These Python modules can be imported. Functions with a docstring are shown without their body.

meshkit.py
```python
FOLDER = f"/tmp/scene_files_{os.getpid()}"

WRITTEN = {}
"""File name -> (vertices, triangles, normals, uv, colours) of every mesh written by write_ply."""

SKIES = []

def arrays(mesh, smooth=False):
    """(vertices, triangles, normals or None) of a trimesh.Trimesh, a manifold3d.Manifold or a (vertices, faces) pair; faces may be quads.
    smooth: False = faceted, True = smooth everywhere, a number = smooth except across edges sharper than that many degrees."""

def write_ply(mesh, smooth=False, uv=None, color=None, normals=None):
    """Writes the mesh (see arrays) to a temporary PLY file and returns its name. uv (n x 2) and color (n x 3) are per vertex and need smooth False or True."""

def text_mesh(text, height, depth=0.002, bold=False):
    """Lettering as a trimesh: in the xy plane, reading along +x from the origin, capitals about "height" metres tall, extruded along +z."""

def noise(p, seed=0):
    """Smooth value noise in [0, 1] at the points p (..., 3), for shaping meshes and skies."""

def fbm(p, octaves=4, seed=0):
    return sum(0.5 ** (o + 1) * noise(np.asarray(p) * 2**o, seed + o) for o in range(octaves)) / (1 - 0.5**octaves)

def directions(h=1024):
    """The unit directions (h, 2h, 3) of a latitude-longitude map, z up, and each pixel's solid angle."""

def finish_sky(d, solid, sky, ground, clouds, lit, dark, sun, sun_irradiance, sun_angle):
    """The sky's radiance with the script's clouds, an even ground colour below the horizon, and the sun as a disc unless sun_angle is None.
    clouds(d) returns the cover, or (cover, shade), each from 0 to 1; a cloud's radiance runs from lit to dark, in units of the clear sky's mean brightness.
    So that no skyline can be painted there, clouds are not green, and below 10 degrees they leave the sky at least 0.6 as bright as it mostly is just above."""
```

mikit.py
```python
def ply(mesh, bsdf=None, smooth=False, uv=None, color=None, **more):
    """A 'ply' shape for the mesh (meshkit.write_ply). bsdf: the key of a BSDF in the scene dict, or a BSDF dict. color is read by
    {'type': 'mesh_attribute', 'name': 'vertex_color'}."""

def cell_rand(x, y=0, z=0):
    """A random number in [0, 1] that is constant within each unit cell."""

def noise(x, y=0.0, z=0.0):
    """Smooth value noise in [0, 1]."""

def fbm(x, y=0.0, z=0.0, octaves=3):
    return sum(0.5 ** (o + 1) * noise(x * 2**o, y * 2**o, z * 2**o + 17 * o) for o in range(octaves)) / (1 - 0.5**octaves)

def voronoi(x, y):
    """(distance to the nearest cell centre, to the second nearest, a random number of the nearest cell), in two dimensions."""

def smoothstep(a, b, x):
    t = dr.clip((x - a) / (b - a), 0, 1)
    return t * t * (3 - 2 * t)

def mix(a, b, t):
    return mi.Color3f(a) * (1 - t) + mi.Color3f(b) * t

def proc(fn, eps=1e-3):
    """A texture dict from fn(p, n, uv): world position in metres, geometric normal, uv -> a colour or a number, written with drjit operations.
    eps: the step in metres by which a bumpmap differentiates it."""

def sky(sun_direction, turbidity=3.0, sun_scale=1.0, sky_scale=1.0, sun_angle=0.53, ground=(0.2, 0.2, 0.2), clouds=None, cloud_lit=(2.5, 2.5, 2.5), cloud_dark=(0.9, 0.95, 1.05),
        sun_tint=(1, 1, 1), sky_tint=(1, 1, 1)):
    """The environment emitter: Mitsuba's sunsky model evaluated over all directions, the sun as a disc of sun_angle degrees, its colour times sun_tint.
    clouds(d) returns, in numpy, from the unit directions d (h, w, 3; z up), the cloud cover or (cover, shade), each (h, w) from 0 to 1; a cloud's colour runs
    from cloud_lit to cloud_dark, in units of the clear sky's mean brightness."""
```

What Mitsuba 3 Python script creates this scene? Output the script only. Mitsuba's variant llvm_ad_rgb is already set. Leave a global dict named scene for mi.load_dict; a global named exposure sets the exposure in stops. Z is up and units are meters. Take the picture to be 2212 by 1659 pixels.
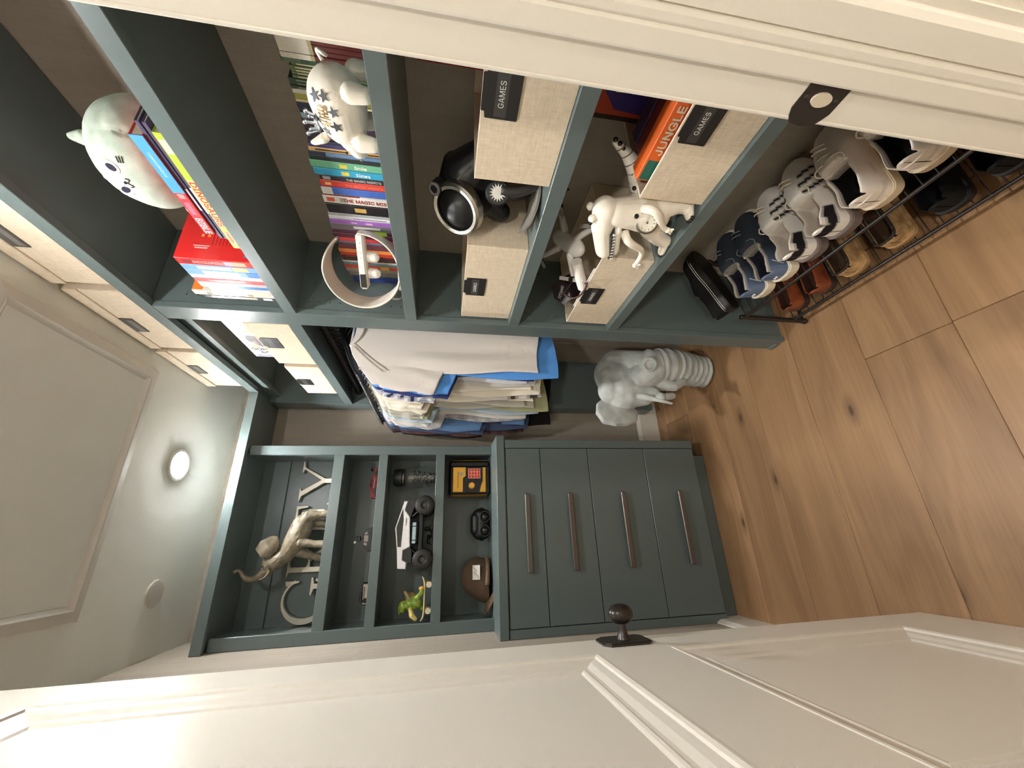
import math, random
import numpy as np, trimesh, drjit as dr, mitsuba as mi, mikit, meshkit
from mikit import noise, fbm, smoothstep, mix, cell_rand, voronoi
import manifold3d as m3
from shapely.geometry import Polygon, Point, LineString
from shapely import affinity
from shapely.ops import unary_union
T = mi.ScalarTransform4f
scene, labels = {}, {}

# ------------------------------------------------------------------ camera
# The photograph was taken with the camera turned on its side: up in the place is left in the picture.
CAM = np.array([0.0, 0.0, 1.36])
_W = np.array([[0.92848, -0.370218, 0.029393], [-0.034904, -0.165781, -0.985545], [0.369739, 0.914033, -0.166846]])  # rows: u (right when upright), v (down when upright), forward
_u, _s, _vt = np.linalg.svd(_W)
_W = _u @ _vt
scene['view_camera'] = {'type': 'perspective', 'fov': 2 * math.degrees(math.atan(1106 / 835.0)), 'fov_axis': 'x',
                   'near_clip': 0.01, 'far_clip': 100.0,
                   'to_world': T().look_at(origin=CAM.tolist(), target=(CAM + _W[2]).tolist(), up=_W[0].tolist())}
exposure = 0.08

# ------------------------------------------------------------------ lights
LAMP_POWER = (620.0, 450.0)           # radiance of the closet's ceiling lamp
ROOM_POWER = 500.0           # radiance of the bedroom's ceiling lamps (behind the camera)
LAMP_TINT = (1.0, 1.0, 0.98)
ROOM_TINT = (1.0, 0.96, 0.87)
scene['faint_ambient'] = {'type': 'constant', 'radiance': {'type': 'rgb', 'value': [0.002, 0.002, 0.002]}}

# ------------------------------------------------------------------ helpers
def lin(c):
    c = np.asarray(c, float) / 255.0
    return np.where(c <= 0.04045, c / 12.92, ((c + 0.055) / 1.055) ** 2.4)
def L3(c): return [float(v) for v in lin(c)]
def rgb(c): return {'type': 'rgb', 'value': [float(v) for v in lin(c)]}
def V(*a): return np.array(a, float)
def tm(v, f): return trimesh.Trimesh(np.asarray(v, float), np.asarray(f, int), process=False)
def cat(*ms):
    ms = [m for m in (ms[0] if len(ms) == 1 and isinstance(ms[0], (list, tuple)) else ms)]
    return trimesh.util.concatenate([trimesh.Trimesh(m.vertices, m.faces, process=False) for m in ms])
def cbox(x0, x1, y0, y1, z0, z1, b=0.0):
    """A box with chamfered edges."""
    if b <= 0:
        return trimesh.creation.box(bounds=[[x0, y0, z0], [x1, y1, z1]])
    b = min(b, 0.45 * min(x1 - x0, y1 - y0, z1 - z0))
    p = []
    for sx in (0, 1):
        for sy in (0, 1):
            for sz in (0, 1):
                c = V((x0, x1)[sx], (y0, y1)[sy], (z0, z1)[sz]); d = V(1 - 2 * sx, 1 - 2 * sy, 1 - 2 * sz) * b
                p += [c + d * m for m in ((0, 1, 1), (1, 0, 1), (1, 1, 0))]
    return trimesh.Trimesh(p, process=False).convex_hull
def frame(d, up=(0, 0, 1)):
    d = np.asarray(d, float); d = d / np.linalg.norm(d)
    a = np.cross(up, d)
    if np.linalg.norm(a) < 1e-6: a = np.cross((1, 0, 0), d)
    a /= np.linalg.norm(a)
    return a, np.cross(d, a), d
def tube(pts, r, n=10, caps=True):
    """A polyline swept by a circle (parallel-transported), radius a number or one per point."""
    p = np.asarray(pts, float); r = np.broadcast_to(r, (len(p),))
    t = np.gradient(p, axis=0); t /= np.linalg.norm(t, axis=1, keepdims=True) + 1e-12
    a, b, _ = frame(t[0]); A = [a]
    for i in range(1, len(p)):
        a = a - t[i] * (a @ t[i]); a /= np.linalg.norm(a); A.append(a)
    A = np.array(A); B = np.cross(t, A)
    ang = np.arange(n) * 2 * np.pi / n
    v = (p[:, None] + r[:, None, None] * (np.cos(ang)[None, :, None] * A[:, None] + np.sin(ang)[None, :, None] * B[:, None])).reshape(-1, 3)
    f = []
    for i in range(len(p) - 1):
        for j in range(n):
            q = [i * n + j, i * n + (j + 1) % n, (i + 1) * n + (j + 1) % n, (i + 1) * n + j]
            f += [[q[0], q[1], q[2]], [q[0], q[2], q[3]]]
    if caps:
        k = len(v); v = np.vstack([v, p[:1], p[-1:]])
        for j in range(n):
            f += [[k, (j + 1) % n, j], [k + 1, (len(p) - 1) * n + j, (len(p) - 1) * n + (j + 1) % n]]
    return tm(v, f)
def cyl(p0, p1, r, n=20): return tube([p0, p1], r, n)
def smoothpath(pts, n=24):
    from scipy.interpolate import CubicSpline
    p = np.asarray(pts, float)
    s = np.r_[0, np.cumsum(np.linalg.norm(np.diff(p[:, :3], axis=0), axis=1))]
    return CubicSpline(s, p)(np.linspace(0, s[-1], n))
def lathe(profile, n=32, origin=(0, 0, 0), axis=(0, 0, 1)):
    """(r, h) profile turned about the axis."""
    pr = np.asarray(profile, float); a, b, d = frame(axis)
    ang = np.arange(n) * 2 * np.pi / n
    v = (np.asarray(origin, float) + pr[:, None, 1:2] * d + pr[:, None, 0:1] * (np.cos(ang)[None, :, None] * a + np.sin(ang)[None, :, None] * b)).reshape(-1, 3)
    f = []
    for i in range(len(pr) - 1):
        for j in range(n):
            q = [i * n + j, i * n + (j + 1) % n, (i + 1) * n + (j + 1) % n, (i + 1) * n + j]
            f += [[q[0], q[1], q[2]], [q[0], q[2], q[3]]]
    m = tm(v, f); m.merge_vertices(); m.update_faces(m.nondegenerate_faces()); return m
def extr(poly, h, z0=0.0):
    """A shapely polygon (or its parts) extruded from z0 to z0 + h."""
    m = [trimesh.creation.extrude_polygon(g, h, engine='earcut') for g in getattr(poly, 'geoms', [poly]) if g.area > 1e-9]
    m = cat(m); m.apply_translation([0, 0, z0]); return m
def slab(poly, h, bev, z0=0.0):
    """As extr, with chamfered upper and lower edges."""
    inn = poly.buffer(-bev, join_style=2)
    man = m3.Manifold
    out = []
    for (pg, a, b) in ((poly, bev, h - bev), (inn, 0, h)):
        out.append(extr(pg, b - a, z0 + a))
    mid = cat(out); return mid
def basis(origin, ex, ey, ez=None):
    ex = np.asarray(ex, float); ey = np.asarray(ey, float)
    ez = np.cross(ex, ey) if ez is None else np.asarray(ez, float)
    m = np.eye(4); m[:3, 0], m[:3, 1], m[:3, 2], m[:3, 3] = ex, ey, ez, origin
    return m
def moved(m, M=None, t=None, rz=None, s=None):
    m = trimesh.Trimesh(np.array(m.vertices), np.array(m.faces), process=False)
    if s is not None: m.apply_scale(s)
    if rz is not None: m.apply_transform(trimesh.transformations.rotation_matrix(rz, [0, 0, 1]))
    if M is not None:
        m.apply_transform(M)
        if np.linalg.det(np.asarray(M)[:3, :3]) < 0 and m.volume < 0: m.invert()
    if t is not None: m.apply_translation(t)
    return m
def rot(axis, deg): return trimesh.transformations.rotation_matrix(math.radians(deg), axis)
def xf(t=(0, 0, 0), rz=0, rx=0, ry=0, s=1.0):
    M = trimesh.transformations.translation_matrix(t) @ rot([0, 0, 1], rz) @ rot([0, 1, 0], ry) @ rot([1, 0, 0], rx)
    S = np.eye(4); S[:3, :3] *= np.asarray(s); return M @ S
def to_man(m):
    m = m.copy(); m.merge_vertices()
    return m3.Manifold(m3.Mesh(np.asarray(m.vertices, np.float32), np.asarray(m.faces, np.uint32)))
def from_man(a):
    k = a.to_mesh(); return tm(k.vert_properties[:, :3], k.tri_verts)
def blob(bones, edge=0.006, it=12, n=20):
    """Union of hulls of sphere pairs ((p0, r0), (p1, r1), ...), refined and smoothed: one organic skin."""
    parts = []
    for b in bones:
        sp = []
        for p, r in b:
            s = m3.Manifold.sphere(1.0, n)
            sp.append(s.scale(tuple(np.broadcast_to(r, 3).astype(float))).translate(tuple(map(float, p))))
        parts.append(m3.Manifold.batch_hull(sp) if len(sp) > 1 else sp[0])
    m = m3.Manifold.batch_boolean(parts, m3.OpType.Add)
    m = m.refine_to_length(edge)
    t = from_man(m); t.merge_vertices()
    if it: trimesh.smoothing.filter_taubin(t, lamb=0.5, nu=0.52, iterations=it)
    return t
def sphere(c, r, sub=2):
    m = trimesh.creation.icosphere(subdivisions=sub); m.apply_scale(r); m.apply_translation(c); return m
def text(s, h, depth=0.0006, bold=False):
    return meshkit.text_mesh(s, h, depth, bold)
def text_on(s, h, origin, ex, ey, depth=0.0006, bold=False, center=True, width=None):
    """Lettering on a plane: ex the reading direction, ey up, standing proud along ex x ey."""
    m = text(s, h, depth, bold)
    lo, hi = m.bounds
    if width is not None and hi[0] > lo[0]:
        k = width / (hi[0] - lo[0]); m.vertices[:, 0] *= k; lo, hi = m.bounds
    if center: m.apply_translation([-(lo[0] + hi[0]) / 2, -(lo[1] + hi[1]) / 2, 0])
    return moved(m, basis(origin, ex, ey))

_used = {}
# plain colours: a mesh carries the number of its paint in u, so that all things of one finish share one BSDF
PAINTS, _paint = [], {}
def pal(c):
    k = tuple(round(float(q), 1) for q in c)
    if k not in _paint: _paint[k] = len(PAINTS); PAINTS.append(lin(c))
    return (_paint[k] + .5, .5)
_tab = []
def f_paint(p, n, uv):
    if not _tab:
        q = np.array(PAINTS, np.float32)
        _tab.extend(mi.Float(np.ascontiguousarray(q[:, i])) for i in range(3))
    i = mi.UInt32(dr.clip(uv.x, 0, len(PAINTS) - 1))
    return mi.Color3f(*[dr.gather(mi.Float, a, i) for a in _tab])
def put_painted(key, m, mat, c, smooth, label=None):
    """A mesh with a colour per vertex (linear): each face takes its own paint."""
    v, f = np.asarray(m.vertices), np.asarray(m.faces)
    n = meshkit.arrays(m, True)[2] if smooth else None
    cf = np.clip(c[f].mean(1), 0, 1)
    sr = np.where(cf < .0031308, 12.92 * cf, 1.055 * np.maximum(cf, 1e-9) ** (1 / 2.4) - .055) * 255
    q, inv = np.unique(np.round(sr / 5) * 5, axis=0, return_inverse=True)
    u = np.array([pal(x)[0] for x in q])[np.ravel(inv)]
    uv = np.stack([np.repeat(u, 3), np.full(3 * len(f), .5)], 1)
    path = meshkit.write_ply((v[f].reshape(-1, 3), np.arange(3 * len(f)).reshape(-1, 3)), False, uv, None, normals=None if n is None else n[f].reshape(-1, 3))
    scene[key] = {'type': 'ply', 'filename': path, 'face_normals': n is None, 'bsdf': {'type': 'ref', 'id': mat}}
    if label: labels[key] = {'label': label}
    return key
def name(base, parent=None):
    """The next free key: base, base_001, base_002 ..."""
    root = (parent + '__' if parent else '') + base
    k = _used.get(root, 0); _used[root] = k + 1
    return root if k == 0 else f'{root}_{k:03d}'
def put(base, mesh, mat, color=None, parent=None, smooth=False, label=None, uv=None):
    """One mesh of the scene. color: an sRGB triple, or linear per-vertex colours."""
    key = name(base, parent)
    m = trimesh.Trimesh(np.array(mesh.vertices), np.array(mesh.faces), process=False)
    kw = {}
    if smooth not in (False, None, True):
        n0 = len(m.vertices)
        idx = trimesh.Trimesh(m.vertices, m.faces, process=False)
        m = trimesh.graph.smooth_shade(idx, angle=math.radians(smooth), facet_minarea=None)
        m = trimesh.Trimesh(np.array(m.vertices), np.array(m.faces), process=False)
        smooth = True
    if mat in FINISH and color is None:
        mat, color = FINISH[mat]
        if callable(color): color = color(np.asarray(m.vertices))
    elif mat in FINISH: mat = FINISH[mat][0]
    if color is not None:
        c = np.asarray(color, float)
        if c.ndim == 1: uv = pal(c)
        else: return put_painted(key, m, mat, c, smooth, label)
    if uv is not None:
        kw['uv'] = np.asarray(uv, float) if np.ndim(uv) == 2 else np.tile(np.asarray(uv, float), (len(m.vertices), 1))
    scene[key] = mikit.ply(m, mat, smooth=smooth, **kw)
    if label: labels[key] = {'label': label}
    return key
def thing(base, label, category, group=None):
    key = name(base); tagk(key, label, category, group); return key
def tagk(key, label, category, group=None, kind=None):
    labels[key] = {'label': label, 'category': category}
    if group: labels[key]['group'] = group
    if kind: labels[key]['kind'] = kind
def solo(base, mesh, mat, label, category, group=None, **kw):
    k = put(base, mesh, mat, **kw); tagk(k, label, category, group); return k
def struct(base, mesh, mat, label=None, **kw):
    k = put(base, mesh, mat, **kw); labels[k] = {'kind': 'structure'}
    if label: labels[k]['label'] = label
    return k

# ------------------------------------------------------------------ materials
def vc(rough, **kw):
    return {'type': 'twosided', 'bsdf': {'type': 'principled', 'base_color': mikit.proc(f_paint), 'roughness': rough, **kw}}
scene['vc_matte'] = vc(0.85, specular=0.25)
scene['vc_satin'] = vc(0.42, specular=0.45)
scene['vc_gloss'] = vc(0.14, specular=0.55, clearcoat=0.4, clearcoat_gloss=0.9)
scene['vc_metal'] = vc(0.28, metallic=1.0)
scene['vc_paint'] = vc(0.30, specular=0.45)
scene['vc_dark'] = vc(0.30, metallic=0.4, specular=0.6)
scene['vc_silver'] = vc(0.36, metallic=0.6)
def weave(p, s):
    return 0.5 * noise(p.x * s, p.y * s, p.z * s * 0.08) + 0.5 * noise(p.x * s * 0.08, p.y * s * 0.08, p.z * s)
def two(b): return {'type': 'twosided', 'bsdf': b}
def prin(tex, rough, **kw): return {'type': 'principled', 'base_color': tex, 'roughness': rough, **kw}
def f_wall(p, n, uv):
    s = p.x + p.y
    band = noise(s * 9.0, 0.3, 2.0 + dr.floor(p.z * 0.6)); fine = noise(s * 55.0, p.z * 1.2, 0.5); thread = noise(s * 420.0, p.z * 26.0, 0.0) * 0.5 + noise(s * 30.0, p.z * 700.0, 3.0) * 0.5
    k = 0.80 + 0.17 * band + 0.13 * fine + 0.16 * (thread - 0.5)
    return mi.Color3f(*map(float, lin((158, 149, 137)))) * k
scene['grasscloth'] = two(prin(mikit.proc(f_wall), 0.75, specular=0.2))
def f_plank(p, n, uv):
    g = uv.y * 91.0; q = p.x + uv.y * 13.0
    warp = fbm(q * 1.3, p.y * 5.0 + g, 1.0, 2) * 2.2
    grain = noise(q * 2.2, p.y * 62.0 + warp * 9.0 + g, 0.0) * 0.55 + noise(q * 9.0, p.y * 240.0 + g, 4.0) * 0.45
    cath = 0.5 + 0.5 * dr.sin((p.y * 46.0 + warp * 7.0 + g))
    tone = 0.82 + 0.34 * cell_rand(uv.y * 997.0, 3.0)
    blot = fbm(q * 2.6, p.y * 6.0 + g, 2.0)
    base = mix(L3((152, 118, 85)), L3((118, 87, 60)), dr.clip(0.30 * cath + 0.55 * grain + 0.5 * (blot - 0.5), 0, 1))
    kx = q * 2.1; ky = p.y * 5.2 + g
    d, d2, w = voronoi(kx, ky)
    knot = (1 - smoothstep(0.015, 0.055, d)) * smoothstep(0.62, 0.66, w)
    halo = (1 - smoothstep(0.03, 0.16, d)) * smoothstep(0.62, 0.66, w) * 0.35
    c = base * tone * (1 - halo)
    return mix(c, L3((70, 46, 32)), knot * 0.8)
scene['oak'] = two(prin(mikit.proc(f_plank), 0.42, specular=0.35))
LINEN = lin((206, 190, 168))
def f_linen(p, n, uv):
    k = 0.90 + 0.20 * (weave(p, 900.0) - 0.5) + 0.12 * (noise(p.x * 60 + p.y * 60, 1.0, p.z * 420) - 0.5) + 0.10 * (noise(p.x * 420 + p.y * 420, 2.0, p.z * 40) - 0.5) + 0.05 * fbm(p.x * 14, p.y * 14, p.z * 14)
    return mi.Color3f(*map(float, LINEN)) * k
scene['linen'] = two(prin(mikit.proc(f_linen), 0.85, specular=0.15))
scene['clear_glass'] = {'type': 'thindielectric', 'int_ior': 1.5}
# painted, glazed and moulded finishes share a few BSDFs; their colour is carried by the mesh, the mottled ones from noise in the place's own coordinates
def mottle(c0, c1, f, sx=1.0, sharp=1.0):
    def fn(v):
        k = np.clip((meshkit.fbm(v * f * np.array([1, 1, sx]), 3) - .5) * sharp + .5, 0, 1)[:, None]
        return lin(c0) * (1 - k) + lin(c1) * k
    return fn
FINISH = {'cabinet_paint': ('vc_paint', (87, 98, 98)), 'white_paint': ('vc_paint', (208, 202, 192)), 'ceiling_paint': ('vc_matte', (222, 222, 214)),
          'cast_stone': ('vc_matte', mottle((150, 154, 154), (186, 188, 184), 26, 1.0, 1.6)), 'carved_resin': ('vc_satin', mottle((84, 76, 62), (132, 122, 102), 46, 1.0, 1.6)),
          'ceramic': ('vc_gloss', (235, 228, 215)), 'white_plastic': ('vc_gloss', (230, 225, 219)), 'bronze': ('vc_dark', (46, 40, 38)), 'pull_metal': ('vc_dark', mottle((104, 97, 92), (78, 68, 62), 30)),
          'black_gloss': ('vc_gloss', (9, 9, 10)), 'nickel': ('vc_silver', (206, 200, 186)), 'suede': ('vc_matte', mottle((116, 88, 58), (184, 148, 104), 60, 1.0, 1.8)),
          'brown_leather': ('vc_satin', mottle((84, 40, 24), (140, 72, 42), 24, 1.0, 1.4)), 'plush': ('vc_matte', mottle((150, 162, 150), (180, 190, 176), 60, 1.0, 1.8))}
# ------------------------------------------------------------------ the room
LW, RW, BW, FW, CZ = -0.385, 1.02, 2.25, 0.274, 2.47      # left, right, back, front (closet side) walls and the ceiling
XF = 0.71                                                 # front of the bookcase
DX, JX = -0.238, 0.50                                     # face of the open door; face of the right jamb
rng = random.Random(4)
# floor: boards along x, each its own piece
sub = cbox(-2.4, 2.4, -3.2, 2.35, -0.06, -0.012)
FLOOR = struct('floor', sub, 'vc_matte', color=(60, 42, 28), label='wide oak plank floor of the closet')
SEAM0, PW = 0.705, 0.2395
for j in range(-9, 7):
    y0, y1 = SEAM0 + j * PW, SEAM0 + (j + 1) * PW
    if y1 < -1.2 or y0 > BW: continue
    y1 = min(y1, BW + 0.02)
    cuts = {0: [0.507], -1: [0.509], 1: [-0.62, 1.3], 2: [-0.9], 3: [0.95, -0.75], 4: [-0.5], 5: [0.62], 6: [-0.2]}.get(j, [rng.uniform(-1.2, 1.2)])
    xs = [-2.4] + sorted(cuts) + [2.4]
    for a, b in zip(xs[:-1], xs[1:]):
        pl = cbox(a + 0.0006, b - 0.0006, y0 + 0.0005, y1 - 0.0005, -0.012, rng.uniform(-0.0008, 0.0), 0.0016)
        put('plank', pl, 'oak', parent=FLOOR, uv=(0.5, rng.random()))
# walls
struct('wall_back', cbox(LW - 0.1, RW + 0.1, BW, BW + 0.1, -0.01, CZ + 0.02), 'grasscloth', label='grasscloth papered back wall')
struct('wall_left', cbox(LW - 0.1, LW, FW - 0.01, BW + 0.1, -0.01, CZ + 0.02), 'grasscloth', label='grasscloth papered wall behind the open door')
struct('wall_right', cbox(RW, RW + 0.1, FW - 0.14, BW + 0.1, -0.01, CZ + 0.02), 'grasscloth', label='grasscloth papered wall behind the shelves')
DT = 2.30                                                 # door opening height
HX = -0.288                                               # hinge-side jamb
struct('wall_front', cat(cbox(LW - 0.1, HX - 0.02, 0.14, FW, -0.01, CZ + 0.02), cbox(JX + 0.02, RW + 0.1, 0.14, FW, -0.01, CZ + 0.02), cbox(HX - 0.02, JX + 0.02, 0.14, FW, DT + 0.02, CZ + 0.02)), 'ceiling_paint')
# ceiling, with the framed access panel
pan = (-0.195, 0.645, 0.985, 1.585)
C = struct('ceiling', cbox(LW - 0.1, RW + 0.1, FW - 0.14, BW + 0.1, CZ, CZ + 0.08), 'ceiling_paint')
fx0, fx1, fy0, fy1 = pan
w = 0.05
v, f = [], []
fprof = [(0, .001), (0, -.007), (.004, -.011), (.028, -.013), (.034, -.013), (.050, -.001), (.050, .002)]
for o, h in fprof: v += [(fx0 + o, fy0 + o, CZ + h), (fx1 - o, fy0 + o, CZ + h), (fx1 - o, fy1 - o, CZ + h), (fx0 + o, fy1 - o, CZ + h)]
for i in range(len(fprof) - 1):
    for k in range(4):
        q = [4 * i + k, 4 * i + (k + 1) % 4, 4 * i + 4 + (k + 1) % 4, 4 * i + 4 + k]
        f += [[q[0], q[2], q[1]], [q[0], q[3], q[2]]]
put('panel_frame', tm(v, f), 'white_paint', parent=C, label='moulded frame of the ceiling access panel')
put('access_panel', cbox(fx0 + w, fx1 - w, fy0 + w, fy1 - w, CZ - 0.003, CZ + 0.01), 'ceiling_paint', parent=C)
# baseboards
BH = 0.14
def base_prof(x): return Polygon([(0, 0), (x, 0), (x, BH - .02), (x * .55, BH - .006), (x * .4, BH), (0, BH)])
def baseboard(side, p0, p1, nrm):
    p0, p1, nrm = V(*p0, 0), V(*p1, 0), V(*nrm, 0)
    m = extr(base_prof(0.016), np.linalg.norm(p1 - p0))
    d = (p1 - p0) / np.linalg.norm(p1 - p0)
    m = moved(m, basis(p0, nrm, (0, 0, 1), d)); m.fix_normals()
    struct('baseboard_' + side, m, 'white_paint')
baseboard('back', (LW, BW), (RW, BW), (0, -1))
baseboard('left', (LW, FW), (LW, 1.86), (1, 0))
# right jamb of the doorway with its stop and the strike plate; casing on the bedroom side
J = struct('trim_1', cat(cbox(JX, JX + 0.02, 0.140, FW + 0.001, 0, DT), cbox(HX - 0.02, HX, 0.14, FW, 0, DT), cbox(HX, JX, 0.14, FW, DT, DT + 0.02)), 'white_paint', label='white painted door jamb')
stop = Polygon([(0, .150), (-.006, .152), (-.011, .158), (-.011, .184), (-.007, .186), (-.011, .192), (-.011, .199), (-.008, .203), (-.011, .206), (-.011, .226), (-.009, .229), (0, .229)])
put('door_stop', moved(extr(stop, DT), t=(JX, 0, 0)), 'white_paint', parent=J)
put('edge_bead', cbox(JX - 0.001, JX + .022, FW - .004, FW + .004, 0, DT, .003), 'white_paint', parent=J)
cas = Polygon([(0, 0), (0, .014), (.012, .02), (.03, .02), (.034, .016), (.08, .018), (.09, .024), (.1, .024), (.1, 0)])
put('casing', moved(extr(cas, DT), M=basis((JX + .006, .14, 0), (1, 0, 0), (0, -1, 0), (0, 0, 1))), 'white_paint', parent=J)
# strike plate
SZ = 0.9065
out = Polygon([(.2325, SZ - .0285), (.2325, SZ + .0285), (.262, SZ + .0285), (.271, SZ + .024), (.279, SZ + .018), (.2815, SZ), (.279, SZ - .018), (.271, SZ - .024), (.262, SZ - .0285)])
hole = affinity.scale(Point(0, 0).buffer(1, 12), .0085, .0135); hole = affinity.translate(hole, .2475, SZ)
pl = moved(extr(out.difference(hole), .0018), M=basis((JX + .0002, 0, 0), (0, 1, 0), (0, 0, 1), (-1, 0, 0)))
put('strike_plate', pl, 'bronze', parent=J, label='black metal strike plate')
put('latch_pocket', moved(extr(hole, .004), M=basis((JX - .0001, 0, 0), (0, 1, 0), (0, 0, 1), (-1, 0, 0))), 'vc_satin', color=(190, 178, 160), parent=J)
for dz in (-.021, .021):
    put('screw', lathe([(0, .0032), (.002, .003), (.0034, .0018), (.0034, 0)], 14, (JX, .2475, SZ + dz), (-1, 0, 0)), 'bronze', parent=J, smooth=40)

# ------------------------------------------------------------------ the open door
D0, D1, DH = 0.300, 1.058, 2.27
D = name('door_1'); labels[D] = {'kind': 'structure', 'label': 'white two-panel door standing open on the left'}
yi0, yi1 = D0 + .115, D1 - .112
pans = [(1.020, 2.055), (0.220, 0.850)]
face = Polygon([(D0, .006), (D1, .006), (D1, DH), (D0, DH)])
for a, b in pans: face = face.difference(Polygon([(yi0, a), (yi1, a), (yi1, b), (yi0, b)]))
put('frame', moved(extr(face, .042), M=basis((DX - .042, 0, 0), (0, 1, 0), (0, 0, 1), (1, 0, 0))), 'white_paint', parent=D)
mp = [(0, 0.0), (.0015, .0012), (.006, .0014), (.012, -.001), (.015, -.0045), (.019, -.0050), (.030, -.0070), (.042, -.0120), (.048, -.0126), (.052, -.0115), (.057, -.0130), (.062, -.0160), (.066, -.0165)]
for a, b in pans:
    rect = [(yi0, a), (yi1, a), (yi1, b), (yi0, b)]
    v, f = [], []
    for (o, h) in mp:
        v += [(DX + h, yi0 + o, a + o), (DX + h, yi1 - o, a + o), (DX + h, yi1 - o, b - o), (DX + h, yi0 + o, b - o)]
    for i in range(len(mp) - 1):
        for k in range(4):
            q = [4 * i + k, 4 * i + (k + 1) % 4, 4 * i + 4 + (k + 1) % 4, 4 * i + 4 + k]
            f += [[q[0], q[1], q[2]], [q[0], q[2], q[3]]]
    put('panel_moulding', tm(v, f), 'white_paint', parent=D)
    put('panel', cbox(DX - .030, DX - .016, yi0 + .05, yi1 - .05, a + .05, b - .05), 'white_paint', parent=D)
# knob: rectangular rosette with clipped corners, tapered stem, egg-shaped grip
KY, KZ = 1.020, 0.928
rp = Polygon([(-.040, -.060), (.040, -.060), (.040, .060), (-.040, .060)])
rp = rp.difference(unary_union([Polygon([(sx * .040, sz * .060), (sx * .026, sz * .060), (sx * .040, sz * .046)]) for sx in (-1, 1) for sz in (-1, 1)]))
rin = rp.buffer(-.006, join_style=2)
Mk = basis((DX, KY, KZ), (0, 1, 0), (0, 0, 1), (1, 0, 0))
K = put('knob', moved(cat(extr(rp, .004), extr(rin, .0065)), M=Mk), 'bronze', parent=D, label='oil-rubbed bronze knob with a rectangular plate')
put('stem', moved(lathe([(.016, .0), (.016, .008), (.0125, .013), (.010, .026), (.0095, .040), (.012, .046), (0, .047)], 24), M=Mk), 'bronze', parent=K, smooth=40)
eg = lathe([(0, 0)] + [(.024 * math.sin(t) ** .9, .022 - .022 * math.cos(t)) for t in np.linspace(.1, math.pi - .02, 18)] + [(0, .044)], 32)
eg.vertices[:, 1] *= 1.28
put('grip', moved(eg, M=basis((DX + .036, KY, KZ), (0, 1, 0), (0, 0, 1), (1, 0, 0))), 'bronze', parent=K, smooth=True)

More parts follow.
